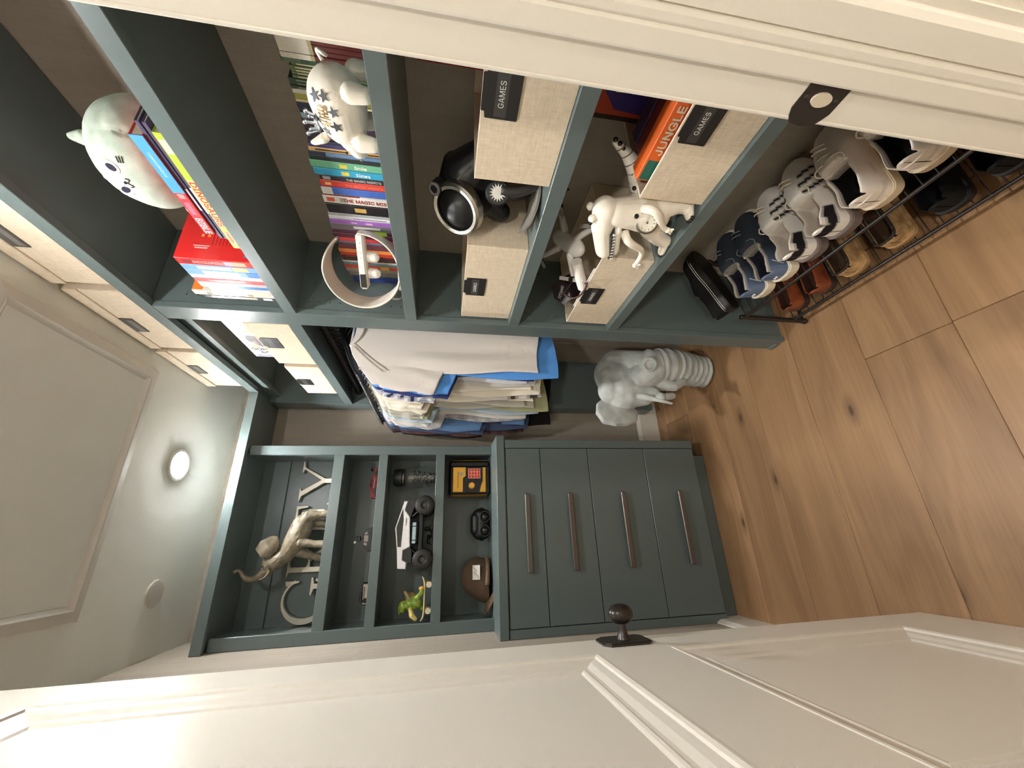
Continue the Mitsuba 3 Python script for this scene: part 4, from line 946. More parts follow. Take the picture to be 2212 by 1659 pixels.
Rp = unary_union([rectp(.022, .044, 0, Hh), serif(.033, Hh, .062, .004, True), serif(.033, 0, .062, .004, False), ell(.075, .150, .058, .050).difference(ell(.066, .150, .040, .042)).intersection(rectp(.04, .2, 0, Hh)), rectp(.03, .08, Hh - .008, Hh), rectp(.03, .08, .098, .106), Polygon([(.070, .104), (.094, .104), (.150, 0), (.122, 0)]), serif(.138, 0, .05, .004, False)])
Ep = unary_union([rectp(.022, .044, 0, Hh), serif(.033, 0, .062, .004, False), serif(.033, Hh, .062, .004, True), rectp(.03, .135, Hh - .010, Hh), Polygon([(.120, Hh), (.137, Hh), (.137, Hh - .055), (.131, Hh - .055)]), rectp(.03, .115, .098, .107), Polygon([(.100, .102), (.114, .140), (.120, .140), (.120, .065), (.114, .065)]), rectp(.03, .14, 0, .010), Polygon([(.124, 0), (.150, 0), (.150, .055), (.143, .055)])])
Yp = unary_union([rectp(.089, .111, 0, .090), serif(.100, 0, .064, .004, False), Polygon([(.018, Hh), (.046, Hh), (.111, .086), (.094, .078)]), Polygon([(.166, Hh), (.178, Hh), (.111, .082), (.098, .088)]), serif(.030, Hh, .066, .004, True), serif(.172, Hh, .062, .004, True)])
place_letter(Gp, -.338, 1.889, 'large silver metal letter G standing at the left end of the top hutch shelf')
place_letter(Rp, -.140, 1.889, 'silver metal letter half hidden behind the small elephant figurine, next to the G', tilt=4)
place_letter(Ep, .050, 1.889, 'silver metal letter half hidden behind the back of the elephant figurine, next to the Y')
place_letter(Yp, .212, 1.889, 'large silver metal letter Y standing at the right end of the top hutch shelf')
# elephant figurine with raised trunk
k = thing('elephant_figurine', 'small brown grey elephant figurine with raised trunk, in front of the metal letters', 'figurine')
E0 = lambda x, z, dy=0.0: V(x, 2.075 + dy, z)
fz = 1.8895
body = blob([
    ((E0(.098, 2.006), (.044, .044, .048)), (E0(.020, 2.030), (.046, .046, .050))),
    ((E0(.020, 2.030), .046), (E0(-.035, 2.060), .034)),
    ((E0(-.035, 2.062), .034), (E0(-.066, 2.105), .036)),
    ((E0(-.060, 2.120), .034), (E0(-.085, 2.125), .030)),
    ((E0(.126, 1.985, -.022), .024), (E0(.134, 1.930, -.024), .016)), ((E0(.134, 1.930, -.024), .016), (E0(.138, fz + .006, -.024), .019)),
    ((E0(.104, 1.985, .022), .022), (E0(.096, 1.930, .024), .016)), ((E0(.096, 1.930, .024), .016), (E0(.090, fz + .006, .024), .018)),
    ((E0(.014, 2.00, -.022), .022), (E0(.006, 1.940, -.024), .015)), ((E0(.006, 1.940, -.024), .015), (E0(.002, fz + .006, -.024), .018)),
    ((E0(-.022, 2.02, .018), .024), (E0(-.046, 1.95, .020), .016)), ((E0(-.046, 1.95, .020), .016), (E0(-.056, fz + .006, .020), .019)),
], edge=.006, it=8)
body.vertices[:, 2] = np.maximum(body.vertices[:, 2], fz)
nz = meshkit.fbm(body.vertices * 90, 3) - .5
body.vertices = body.vertices + body.vertex_normals * nz[:, None] * .004; body.vertices[:, 2] = np.maximum(body.vertices[:, 2], fz)
put('body', body, 'carved_resin', parent=k, smooth=True)
put('trunk', tube(smoothpath([(-.092, 2.072, 2.112), (-.110, 2.070, 2.142), (-.126, 2.068, 2.170), (-.128, 2.066, 2.200), (-.110, 2.064, 2.222), (-.094, 2.063, 2.236), (-.099, 2.062, 2.256)], 40), np.interp(np.linspace(0, 1, 40), [0, .4, .9, 1], [.026, .0135, .0075, .009]), 16), 'carved_resin', parent=k, smooth=True)
put('tusk', tube(smoothpath([(-.098, 2.043, 2.108), (-.118, 2.035, 2.115), (-.131, 2.032, 2.138)], 12), np.linspace(.006, .0022, 12), 10), 'carved_resin', parent=k, smooth=True)
put('ear', disc_flap((.004, 2.034, 2.126), V(.80, .25, -.52), V(.55, -.15, .82), [(-.050, -.01), (-.036, .035), (.0, .042), (.042, .022), (.052, .0), (.036, -.026), (.0, -.042), (-.036, -.036)], .006, bow=-.014, edge=.006), 'carved_resin', parent=k, smooth=True)
put('ear', disc_flap((-.02, 2.115, 2.13), V(.80, -.25, -.52), V(.55, .15, .82), [(-.050, -.01), (-.036, .035), (.0, .042), (.042, .022), (.052, .0), (.036, -.026), (.0, -.042), (-.036, -.036)], .006, bow=.014, edge=.006), 'carved_resin', parent=k, smooth=True)
put('eye', sphere((-.078, 2.041, 2.140), .0042, 2), 'black_gloss', parent=k, smooth=True)
put('tail', tube(smoothpath([(.140, 2.075, 2.02), (.152, 2.073, 1.99), (.150, 2.07, 1.95)], 10), np.linspace(.005, .0025, 10), 8), 'carved_resin', parent=k, smooth=True)

# --- second shelf from the top: red toy car, small black camera robot, silver camera
S2 = 1.6785
k = thing('toy_car', 'dark red toy sports car with a tow arm at the right end of its shelf', 'toy car')
Mc = xf((.280, 2.085, S2), rz=185)
def mb(m): return moved(m, Mc)
side = Polygon([(-.075, .008), (-.076, .020), (-.060, .026), (-.030, .029), (-.008, .045), (.024, .046), (.045, .034), (.070, .032), (.073, .012), (.066, .008)])
bodym = moved(slab(side.buffer(.002), .052, .006), M=basis((0, .026, 0), (1, 0, 0), (0, 0, 1), (0, -1, 0)))
put('body', mb(bodym), 'vc_gloss', color=(118, 18, 24), parent=k)
for x in (-.045, .045):
    for y in (-.024, .024):
        put('wheel', mb(cyl((x, y - .007, .0125), (x, y + .007, .0125), .0125, 20)), 'vc_satin', color=(20, 19, 20), parent=k, smooth=40)
put('window', mb(moved(extr(Polygon([(-.022, .031), (-.006, .042), (.020, .043), (.034, .033)]), .0545), M=basis((0, .0273, 0), (1, 0, 0), (0, 0, 1), (0, -1, 0)))), 'black_gloss', parent=k)
put('spoiler', mb(cat(cbox(-.078, -.064, -.024, .024, .044, .047), cbox(-.073, -.070, -.018, -.015, .024, .045), cbox(-.073, -.070, .015, .018, .024, .045))), 'vc_satin', color=(26, 20, 22), parent=k)
put('trim', mb(cat(cbox(.071, .075, -.020, .020, .012, .016), cyl((-.02, .027, .022), (.03, .027, .022), .002, 8))), 'vc_metal', color=(190, 186, 180), parent=k)
k = thing('toy_truck', 'small black toy off-road truck with a lamp mast on top, in the middle of its shelf', 'toy truck')
Mc = xf((.016, 2.085, S2), rz=0)
hull = [(-.050, .008), (-.053, .024), (-.038, .030), (-.030, .049), (.030, .050), (.050, .032), (.054, .012), (.048, .008)]
put('body', moved(slab(Polygon(hull).buffer(.002), .050, .005), M=Mc @ basis((0, .025, 0), (1, 0, 0), (0, 0, 1), (0, -1, 0))), 'vc_satin', color=(26, 27, 29), parent=k)
put('side_window', moved(cat(*[extr(Polygon(p), .0535) for p in ([(-.026, .030), (-.022, .044), (-.012, .045), (-.012, .031)], [(-.008, .026), (-.008, .045), (.020, .045), (.020, .026)], [(.024, .032), (.024, .044), (.030, .044), (.038, .033)])]), M=Mc @ basis((0, .0267, 0), (1, 0, 0), (0, 0, 1), (0, -1, 0))), 'vc_satin', color=(150, 140, 134), parent=k)
for x in (-.034, .034):
    for y in (-.022, .022): put('wheel', moved(cyl((x, y - .007, .012), (x, y + .007, .012), .012, 20), Mc), 'vc_satin', color=(16, 16, 16), parent=k, smooth=40)
put('mast', moved(cat(cyl((.008, 0, .050), (.006, 0, .066), .002, 8), cbox(-.004, .016, -.008, .008, .064, .078, .002), cyl((.012, 0, .076), (.016, 0, .084), .002, 8)), Mc), 'vc_satin', color=(20, 20, 20), parent=k)
put('lamp', moved(sphere((-.010, -.006, .088), .0062, 2), Mc), 'white_plastic', parent=k, smooth=True)
k = thing('camera', 'small silver and black compact camera at the left end of its shelf', 'camera')
Mc = xf((-.212, 2.065, S2), rz=-14)
put('body', moved(cbox(-.046, .048, -.012, .014, .0005, .030, .004), Mc), 'vc_satin', color=(28, 27, 28), parent=k)
put('front_plate', moved(cat(cbox(-.040, .046, -.015, -.012, .004, .026, .0015), cbox(-.034, .040, -.0165, -.015, .0135, .0165, .0005)), Mc), 'vc_metal', color=(206, 200, 192), parent=k)
put('slot', moved(cbox(-.030, .036, -.0168, -.0150, .0185, .0215), Mc), 'black_gloss', parent=k)
put('lens', moved(lathe([(0, .006), (.008, .006), (.010, .004), (.0105, 0)], 24, (-.024, -.016, .014), (0, -1, 0)), Mc), 'black_gloss', parent=k, smooth=40)
put('viewfinder', moved(cat(cbox(-.030, .006, -.010, .010, .029, .039, .003), cyl((.028, 0, .030), (.028, 0, .034), .006, 16)), Mc), 'vc_metal', color=(90, 88, 88), parent=k)

# --- third shelf: jar, big white-bodied truck, small black buggy, turtle on a skateboard
S3 = 1.4005
k = thing('jar', 'clear glass jar with a black lid at the right end of its shelf', 'jar')
out = [(0, 0), (.050, .000), (.056, .006), (.056, .140), (.050, .156), (.041, .162), (.040, .176)]
put('glass', lathe(out, 40, (.313, 2.125, S3)), 'clear_glass', parent=k, smooth=40)
put('lid', lathe([(.043, .172), (.044, .174), (.044, .192), (.040, .212), (.030, .216), (0, .216)], 40, (.313, 2.125, S3)), 'vc_satin', color=(30, 33, 38), parent=k, smooth=40)
put('neck_ring', lathe([(.040, .160), (.044, .162), (.044, .168), (.040, .170)], 40, (.313, 2.125, S3)), 'vc_metal', color=(120, 116, 108), parent=k, smooth=40)
put('contents', cat(*[moved(lathe([(0, 0), (.011, 0), (.011, .0018), (0, .0018)], 16), xf((.313 + .030 * math.cos(a * 2.4) * (.4 + .6 * ((a * 7) % 5) / 5), 2.125 + .030 * math.sin(a * 2.4) * (.4 + .6 * ((a * 7) % 5) / 5), S3 + .004 + .0022 * a), rx=(a * 37) % 30 - 15, ry=(a * 53) % 30 - 15)) for a in range(52)]), 'vc_metal', color=(136, 132, 128), parent=k)
labels[k + '__contents'] = {'label': 'coins in the jar', 'kind': 'stuff'}
k = thing('toy_truck', 'large toy pickup truck with a white angular body and big black wheels', 'toy truck')
ty = 2.075; wr = .0460
def lug_wheel(par, x, y, lab=None):
    prof = [(.020, -.024), (.036, -.024), (.044, -.020), (wr, -.012), (wr, .012), (.044, .020), (.036, .024), (.020, .024)]
    t = lathe(prof, 40, (x, y, S3 + wr), (0, 1, 0))
    lugs = [moved(cbox(wr - .0075, wr + .0005, yy - .006, yy + .006, -.0035, .0035, .001), trimesh.transformations.translation_matrix((x, y, S3 + wr)) @ rot([0, 1, 0], a * 360 / 18 + (10 if yy > 0 else 0))) for a in range(18) for yy in (-.012, .012)]
    w = put('wheel', cat(t, *lugs), 'vc_satin', color=(20, 20, 20), parent=par, smooth=35)
    rim = lathe([(0, .012), (.010, .012), (.012, .008), (.020, .010), (.027, .016), (.029, .021), (.026, .0235)], 32, (x, y, S3 + wr), (0, -1, 0) if y < ty else (0, 1, 0))
    rk = put('rim', rim, 'vc_satin', color=(58, 56, 54), parent=w, smooth=35)
    return w
for x in (.163, -.078):
    for y in (ty - .064, ty + .064): lug_wheel(k, x, y)
bodyp = Polygon([(.186, 1.528), (.184, 1.545), (.062, 1.580), (-.030, 1.566), (-.113, 1.558), (-.116, 1.522), (-.088, 1.520), (-.078, 1.538), (-.036, 1.538), (-.022, 1.508), (.111, 1.515), (.142, 1.538)])
put('body', moved(slab(bodyp, .118, .003), M=basis((0, ty + .059, 0), (1, 0, 0), (0, 0, 1), (0, -1, 0))), 'vc_satin', color=(224, 222, 224), parent=k)
put('side_window', moved(extr(Polygon([(.150, 1.549), (.064, 1.574), (-.020, 1.563), (-.022, 1.548), (.10, 1.543)]), .1192), M=basis((0, ty + .0596, 0), (1, 0, 0), (0, 0, 1), (0, -1, 0))), 'black_gloss', parent=k)
for q in ((.052, 1.522, 1.542), (.016, 1.520, 1.538)):
    put('door_seam', cbox(q[0], q[0] + .0008, ty - .0595, ty - .0585, 1.512, 1.546), 'vc_satin', color=(170, 168, 170), parent=k)
put('lettering', text_on('DIAMOND', .0065, (.090, ty - .0592, 1.530), (1, 0, 0), (0, 0, 1), .0005, True, width=.034), 'vc_satin', color=(40, 40, 44), parent=k)
for fq in (extr(Polygon([(.186, 1.545), (.186, 1.50), (.176, 1.492), (.140, 1.505), (.112, 1.514), (.142, 1.538), (.180, 1.53)]).buffer(.003), .112), extr(Polygon([(-.022, 1.508), (-.036, 1.538), (-.078, 1.538), (-.090, 1.518), (-.086, 1.500), (-.050, 1.500)]).buffer(.002), .112)):
    put('fender', moved(fq, M=basis((0, ty + .056, 0), (1, 0, 0), (0, 0, 1), (0, -1, 0))), 'vc_satin', color=(24, 24, 25), parent=k)
put('chassis', cat(cbox(-.060, .130, ty - .030, ty + .030, 1.452, 1.476, .004), cbox(-.012, .090, ty - .055, ty + .055, 1.476, 1.508, .006), *[tube([(a, ty + s * .045, 1.505), (b, ty + s * .055, 1.452)], .0045, 8) for s in (-1, 1) for a, b in ((.112, .158), (-.030, -.076))], cyl((.163, ty - .05, S3 + wr), (.163, ty + .05, S3 + wr), .006, 10), cyl((-.078, ty - .05, S3 + wr), (-.078, ty + .05, S3 + wr), .006, 10)), 'vc_satin', color=(22, 22, 23), parent=k)
for a, b in ((.070, .086), (.008, .066), (-.008, .004)):
    put('panel_window', cbox(a, b, ty - .0562, ty - .0548, 1.484, 1.500), 'vc_gloss', color=(150, 176, 184), parent=k)
k = thing('toy_buggy', 'tiny black toy buggy under the big white truck', 'toy car')
put('body', cat(cbox(-.016, .084, 2.185, 2.222, S3 + .012, S3 + .022, .003), cbox(-.014, .030, 2.188, 2.219, S3 + .022, S3 + .036, .005), cbox(.050, .070, 2.190, 2.217, S3 + .022, S3 + .048, .004)), 'vc_satin', color=(22, 22, 23), parent=k)
for x in (.0, .070):
    for y in (2.183, 2.224): put('wheel', cyl((x, y - .006, S3 + .0135), (x, y + .006, S3 + .0135), .0135, 18), 'vc_satin', color=(14, 14, 14), parent=k, smooth=40)
put('lamp', sphere((.038, 2.184, S3 + .020), .005, 2), 'white_plastic', parent=k, smooth=True)
k = thing('turtle_figurine', 'green ceramic turtle figurine riding a skateboard', 'figurine')
tx, tyy = -.245, 2.055
deck = tube(smoothpath([(-.151, tyy, S3 + .044), (-.170, tyy, S3 + .034), (-.200, tyy, S3 + .031), (-.290, tyy, S3 + .031), (-.316, tyy, S3 + .034), (-.332, tyy, S3 + .044)], 40), .005, 10)
deck.vertices[:, 1] = tyy + (deck.vertices[:, 1] - tyy) * 5.2; deck.vertices[:, 2] -= .0
put('deck', deck, 'vc_gloss', color=(206, 196, 150), parent=k, smooth=True)
for x in (-.186, -.292):
    for s in (-1, 1):
        put('wheel', cyl((x, tyy + s * .020 - .006, S3 + .0125), (x, tyy + s * .020 + .006, S3 + .0125), .0125, 20), 'vc_gloss', color=(206, 196, 168), parent=k, smooth=40)
    put('truck', cat(cbox(x - .014, x + .014, tyy - .016, tyy + .016, S3 + .010, S3 + .027, .004)), 'vc_gloss', color=(190, 130, 60), parent=k)
def tv(x, z, dy=0.): return V(x, tyy + dy, S3 + z)
tb = blob([((tv(-.255, .068), (.030, .024, .026)), (tv(-.262, .096), (.026, .022, .022))), ((tv(-.262, .096), .016), (tv(-.268, .122), .020)), ((tv(-.268, .124), .0205), (tv(-.281, .126), .016)),
           ((tv(-.240, .066, -.014), .012), (tv(-.218, .046, -.016), .010)), ((tv(-.218, .046, -.016), .010), (tv(-.205, .044, -.02), .010)), ((tv(-.268, .060, .012), .012), (tv(-.284, .042, .014), .010))], .004, 6)
vcol = np.where((meshkit.fbm(tb.vertices * 70, 3) > .5)[:, None], lin((96, 128, 34)), lin((146, 160, 62)))
put('body', tb, 'vc_gloss', color=vcol, parent=k, smooth=True)
put('shell', blob([((tv(-.238, .092, .020), (.022, .016, .028)), (tv(-.246, .075, .022), (.020, .014, .020)))], .004, 4), 'vc_gloss', color=(130, 110, 70), parent=k, smooth=True)
put('arm', blob([((tv(-.282, .092, -.016), .009), (tv(-.306, .082, -.024), .012)), ((tv(-.306, .082, -.024), .012), (tv(-.320, .066, -.026), .009))], .004, 4), 'vc_gloss', color=(196, 178, 104), parent=k, smooth=True)
put('arm', blob([((tv(-.240, .098, -.010), .008), (tv(-.222, .110, -.014), .008)), ((tv(-.222, .110, -.014), .008), (tv(-.212, .118, -.016), .006))], .004, 4), 'vc_gloss', color=(150, 132, 90), parent=k, smooth=True)
put('hand', blob([((tv(-.200, .044, -.020), .010), (tv(-.200, .050, -.020), .008))], .004, 3), 'vc_gloss', color=(200, 150, 70), parent=k, smooth=True)
put('cap', blob([((tv(-.280, .140), (.014, .016, .006)), (tv(-.296, .138), (.010, .012, .004)))], .004, 4), 'vc_gloss', color=(112, 140, 48), parent=k, smooth=True)

# --- lowest opening, on the dresser top: toy safe, black goggles, brown cap
k = thing('toy_safe', 'yellow and black toy safe bank with a red keypad, on the dresser top', 'money box')
sx0, sx1, sy, sz0, sz1 = .226, .352, 2.060, CT1 + .004, 1.312
put('body', cat(cbox(.220, .392, sy + .012, 2.205, CT1 + .0005, 1.334, .012), cbox(.216, .362, sy + .002, sy + .020, CT1 + .0005, 1.330, .008)), 'vc_satin', color=(20, 20, 21), parent=k)
put('side_panel', cbox(.216, .396, sy + .03, 2.19, CT1 + .012, 1.322, .003), 'vc_satin', color=(196, 140, 36), parent=k)
df = Polygon([(sx0, sz0 + .022), (sx0 + .002, 1.312), (sx1, 1.312), (sx1, sz0 + .022)])
put('door', moved(slab(df.buffer(-.001).buffer(.001), .012, .002), M=basis((0, sy + .003, 0), (1, 0, 0), (0, 0, 1), (0, -1, 0))), 'vc_satin', color=(222, 164, 54), parent=k)
blk = Polygon([(.352, 1.248), (.308, 1.248), (.296, 1.262), (.226, 1.262), (.226, 1.176), (.262, 1.168), (.282, 1.160), (.352, 1.160)])
put('keypad_panel', moved(extr(blk, .002), M=basis((0, sy - .0088, 0), (1, 0, 0), (0, 0, 1), (0, -1, 0))), 'vc_satin', color=(22, 20, 20), parent=k)
kp = put('keypad', cbox(.294, .345, sy - .0118, sy - .0105, 1.172, 1.236, .0005), 'vc_satin', color=(226, 160, 140), parent=k)
for r_ in range(4):
    for c_ in range(3):
        put('key', cbox(.297 + c_ * .016, .297 + c_ * .016 + .0125, sy - .0135, sy - .0115, 1.176 + r_ * .015, 1.176 + r_ * .015 + .0115, .001), 'vc_satin', color=(206, 58, 50), parent=kp)
put('dial', lathe([(0, .014), (.012, .014), (.016, .010), (.017, 0)], 32, (.258, sy - .0105, 1.216), (0, -1, 0)), 'vc_satin', color=(232, 170, 70), parent=k, smooth=40)
put('note_slot', cbox(.247, .330, sy - .0095, sy - .0088, 1.2865, 1.2885), 'black_gloss', parent=k)
put('sticker', lathe([(0, .0006), (.011, .0006), (.011, 0)], 6, (.318, sy - .009, 1.272), (0, -1, 0)), 'vc_satin', color=(160, 156, 146), parent=k)
k = thing('goggles', 'black goggles with two clear round lenses, standing on the dresser top', 'goggles')
gx_, gy_ = .072, 2.085
put('shell', blob([((V(gx_ - .045, gy_ + .02, CT1 + .046), (.032, .030, .045)), (V(gx_ + .045, gy_ + .02, CT1 + .046), (.032, .030, .045))), ((V(gx_ - .03, gy_ + .015, CT1 + .075), .026), (V(gx_ + .03, gy_ + .015, CT1 + .075), .026))], .006, 8), 'vc_satin', color=(16, 16, 17), parent=k, smooth=True)
for s in (-1, 1):
    put('lens', lathe([(0, .012), (.012, .010), (.020, .004), (.023, -.002), (.025, -.004), (.026, -.012)], 32, (gx_ + s * .034, gy_ - .012, CT1 + .030), (s * .15, -1, .10)), 'black_gloss', parent=k, smooth=40)
    put('lens_rim', moved(trimesh.creation.torus(.0255, .0022, 32, 8), basis((gx_ + s * .034, gy_ - .010, CT1 + .030), *(lambda d: (frame(d)[0], frame(d)[1], d / np.linalg.norm(d)))(V(s * .15, -1, .10)))), 'vc_satin', color=(60, 60, 62), parent=k, smooth=True)
put('bridge', tube(smoothpath([(gx_ - .012, gy_ - .016, CT1 + .036), (gx_, gy_ - .018, CT1 + .042), (gx_ + .012, gy_ - .016, CT1 + .036)], 10), .003, 8), 'vc_satin', color=(40, 40, 42), parent=k, smooth=True)
put('strap', tube(smoothpath([(gx_ - .074, gy_ + .02, CT1 + .04), (gx_ - .06, gy_ + .07, CT1 + .05), (gx_, gy_ + .09, CT1 + .055), (gx_ + .06, gy_ + .07, CT1 + .05), (gx_ + .074, gy_ + .02, CT1 + .04)], 30), .006, 8), 'vc_matte', color=(18, 18, 18), parent=k, smooth=True)
k = thing('cap', 'dark brown cap with a white patch, lying on the left of the dresser top', 'cap')
def cap_mesh():
    sec = []
    n = 44
    for t in np.linspace(0, 1, 24):
        a = t * np.pi / 2
        r = math.cos(a) ** .85; z = math.sin(a) ** .9
        th = np.arange(n) * 2 * np.pi / n
        x = .098 * r * np.cos(th); y = .084 * r * np.sin(th); zz_ = .128 * z + .014 * (1 - z) * np.cos(th + .5)
        x = x + .02 * z; sec.append(np.stack([x, y, zz_ - .0 + .012], 1))
    return rings(sec)
Mk_ = xf((-.190, 2.098, CT1 + .004), rz=8, ry=4)
cm = cap_mesh(); cm.vertices += cm.vertex_normals * ((meshkit.fbm(cm.vertices * 26, 2) - .5) * .010)[:, None]
put('crown', moved(cm, Mk_), 'vc_matte', color=(78, 62, 48), parent=k, smooth=True)
br = Polygon(list(zip(.105 * np.cos(np.linspace(-1.25, 1.25, 24)) * 1.62 - .02, .098 * np.sin(np.linspace(-1.25, 1.25, 24)))) + list(zip(.095 * np.cos(np.linspace(1.0, -1.0, 16)), .080 * np.sin(np.linspace(1.0, -1.0, 16)))))
bm_ = from_man(to_man(extr(br, .004)).refine_to_length(.008)); v = bm_.vertices
bm_.vertices = np.stack([-v[:, 0], v[:, 1], v[:, 2] + .016 - 9.0 * (v[:, 1] ** 2) * .55 + .10 * (v[:, 0] - .09)], 1); bm_.invert()
put('brim', moved(bm_, Mk_), 'vc_matte', color=(92, 74, 56), parent=k, smooth=30)
bd = Polygon(list(zip(.100 * np.cos(np.linspace(-.1, 3.24, 20) - 1.57), .087 * np.sin(np.linspace(-.1, 3.24, 20) - 1.57))))
put('band', moved(tube(np.stack([.099 * np.cos(np.linspace(-1.8, 1.8, 30)), .086 * np.sin(np.linspace(-1.8, 1.8, 30)), np.full(30, .022)], 1), [.010] * 30, 8), Mk_), 'vc_matte', color=(108, 88, 68), parent=k, smooth=True)
pk = put('patch', moved(cbox(-.030, .032, -.0012, .0012, -.018, .018, .0008), xf((-.146, 2.0185, CT1 + .078), rx=-16, rz=2)), 'vc_matte', color=(206, 202, 194), parent=k)
put('script', moved(cat(tube(smoothpath([(-.026, -.0016, -.010), (-.012, -.0016, -.006), (.0, -.0016, .004), (.008, -.0016, .0), (.016, -.0016, .007), (.028, -.0016, .010)], 20), .0009, 6), tube([(-.010, -.0016, .010), (.006, -.0016, .009)], .0006, 6)), xf((-.146, 2.0185, CT1 + .078), rx=-16, rz=2)), 'vc_matte', color=(40, 36, 34), parent=pk)
# ------------------------------------------------------------------ bookshelf objects
# piggy bank
k = thing('piggy_bank', 'cream ceramic piggy bank with silver stars and the words A Little Prince, before the books', 'piggy bank')
P0 = V(.770, .528, 1.5055)
def pg(x, y, z): return P0 + V(x, y, z)
pb = blob([((pg(0, -.010, .070), (.048, .060, .052)), (pg(0, .018, .068), (.045, .052, .047))), ((pg(0, .056, .058), (.029, .030, .030)), (pg(0, .090, .050), (.019, .010, .018)))] +
          [((pg(sx, sy, .036), .0175), (pg(sx * 1.06, sy, .012), .0140)) for sx in (-.032, .032) for sy in (-.048, .046)], .005, 8, 28)
pb.vertices[:, 2] = np.maximum(pb.vertices[:, 2], P0[2] - .0)
put('body', pb, 'ceramic', parent=k, smooth=True)
for s in (-1, 1):
    put('ear', blob([((pg(s * .030, .046, .104), (.014, .007, .010)), (pg(s * .038, .052, .122), (.006, .004, .008)))], .004, 4), 'ceramic', parent=k, smooth=True)
    put('nostril', sphere(pg(s * .0075, .1055, .048), .0026, 1), 'vc_gloss', color=(120, 110, 100), parent=k, smooth=True)
    put('eye', sphere(pg(s * .024, .078, .070), .0030, 1), 'black_gloss', parent=k, smooth=True)
put('tail', tube(smoothpath([pg(0, -.075, .080), pg(.004, -.088, .086), pg(-.004, -.090, .078), pg(0, -.084, .072)], 14), .0035, 8), 'ceramic', parent=k, smooth=True)
crown = []
for a in np.linspace(0, 2 * np.pi, 6)[:-1]:
    crown += [cyl(pg(.013 * math.cos(a), .040 + .013 * math.sin(a), .119), pg(.018 * math.cos(a), .040 + .018 * math.sin(a), .134), .0028, 8), sphere(pg(.019 * math.cos(a), .040 + .019 * math.sin(a), .137), .0048, 2)]
crown.append(lathe([(.011, 0), (.015, .002), (.015, .008), (.011, .009)], 20, pg(0, .040, .114)))
put('crown', cat(crown), 'vc_metal', color=(196, 204, 214), parent=k, smooth=40)
def on_pig(dy, dz):
    """A point and frame on the pig's flank facing the aisle."""
    o = pg(0, dy, .070 + dz) + V(-.3, -.05, .12); tgt = pg(0, dy * .55, .068 + dz * .5); d = tgt - o; d /= np.linalg.norm(d)
    loc, _, tri = pb.ray.intersects_location([o], [d], multiple_hits=False)
    n = pb.vertex_normals[pb.faces[tri[0]]].mean(0); return loc[0], n / np.linalg.norm(n)
def star(r, r2=.42, n=5): return Polygon([(r * (1 if i % 2 == 0 else r2) * math.sin(i * math.pi / n), r * (1 if i % 2 == 0 else r2) * math.cos(i * math.pi / n)) for i in range(2 * n)])
for (dy, dz, r) in ((-.052, .030, .011), (-.056, -.004, .010), (-.018, -.030, .010), (.026, -.028, .011), (.050, .016, .009), (.016, .040, .009)):
    p, n = on_pig(dy, dz); a, b, d = frame(n)
    put('star', moved(extr(star(r), .003, -.0015), basis(p, a, b, d)), 'vc_metal', color=(120, 124, 134), parent=k)
for s, dz in (('Little', .016), ('Prince', -.004)):
    for i, ch in enumerate(s):
        p, n = on_pig(.026 - i * .0105, dz); d = n
        ex_ = V(0, -1, 0) - d * (V(0, -1, 0) @ d); ex_ /= np.linalg.norm(ex_); ey_ = np.cross(d, ex_)
        put('lettering', text_on(ch, .0105, p, ex_, ey_, .0012, True), 'vc_metal', color=(176, 150, 108), parent=k)
# white ring lamp in the shape of a G
k = thing('lamp', 'white glossy G-shaped table lamp with a small black display, at the end of the book row', 'lamp')
Tn = V(-.607, .794, 0); Nn = V(-.794, -.607, 0); Lc = V(.785, 1.030, 1.5055 + .1135)
def lp(a, r, w): return Lc + r * (math.cos(a) * Tn + math.sin(a) * EZ) + w * Nn
def ribbon(a0, a1, wfun, rfun, n=90, th=.0085):
    sec = []
    for t in np.linspace(0, 1, n):
        a = a0 + (a1 - a0) * t; w0, w1 = wfun(t); r = rfun(t)
        c = [(w0, r - th), (w0 + .004, r - th - .003 * 0), (w1 - .004, r - th), (w1, r - th + .003), (w1, r - .003), (w1 - .004, r), (w0 + .004, r), (w0, r - .003)]
        sec.append(np.array([lp(a, rr, ww) for ww, rr in c]))
    m = rings(sec); n8 = 8; c0, c1 = len(m.vertices), len(m.vertices) + 1
    v = np.vstack([m.vertices, sec[0].mean(0)[None], sec[-1].mean(0)[None]]); f = list(m.faces)
    for j in range(n8): f += [[c0, j, (j + 1) % n8], [c1, (n - 1) * n8 + (j + 1) % n8, (n - 1) * n8 + j]]
    r_ = tm(v, f); r_.fix_normals(); return r_
def wf(t):
    e = smooth01(min(t / .16, 1)); f_ = smooth01(min((1 - t) / .05, 1)); return (-.046 * (.40 + .60 * e), .046 * (.10 + .90 * e) if t < .5 else .046)
put('ring', ribbon(math.radians(140), math.radians(-182), wf, lambda t: .1135 * (1.0), th=.008), 'ceramic', parent=k, smooth=40)
pA, pB = lp(math.radians(180), .108, .024), Lc + .052 * Tn + -.004 * EZ + .024 * Nn
dv = (pB - pA); ln_ = np.linalg.norm(dv); dv /= ln_; nn2 = np.cross(dv, Nn)
arm = cbox(0, ln_, -.011, .011, -.020, .020, .005)
put('arm', moved(arm, basis((pA + pB) / 2 - dv * ln_ / 2, dv, nn2, Nn)), 'ceramic', parent=k)
put('display', moved(cbox(0, .040, -.0085, .0085, 0, .0012), basis(pB - dv * .046 + Nn * .0195, dv, nn2, Nn)), 'black_gloss', parent=k)
for i in range(6):
    put('button', moved(lathe([(0, .0012), (.0022, .001), (.0026, 0)], 10), basis(pA + dv * (.024 + i * .014) + Nn * .0195, dv, nn2, Nn)), 'vc_satin', color=(196, 190, 182), parent=k)
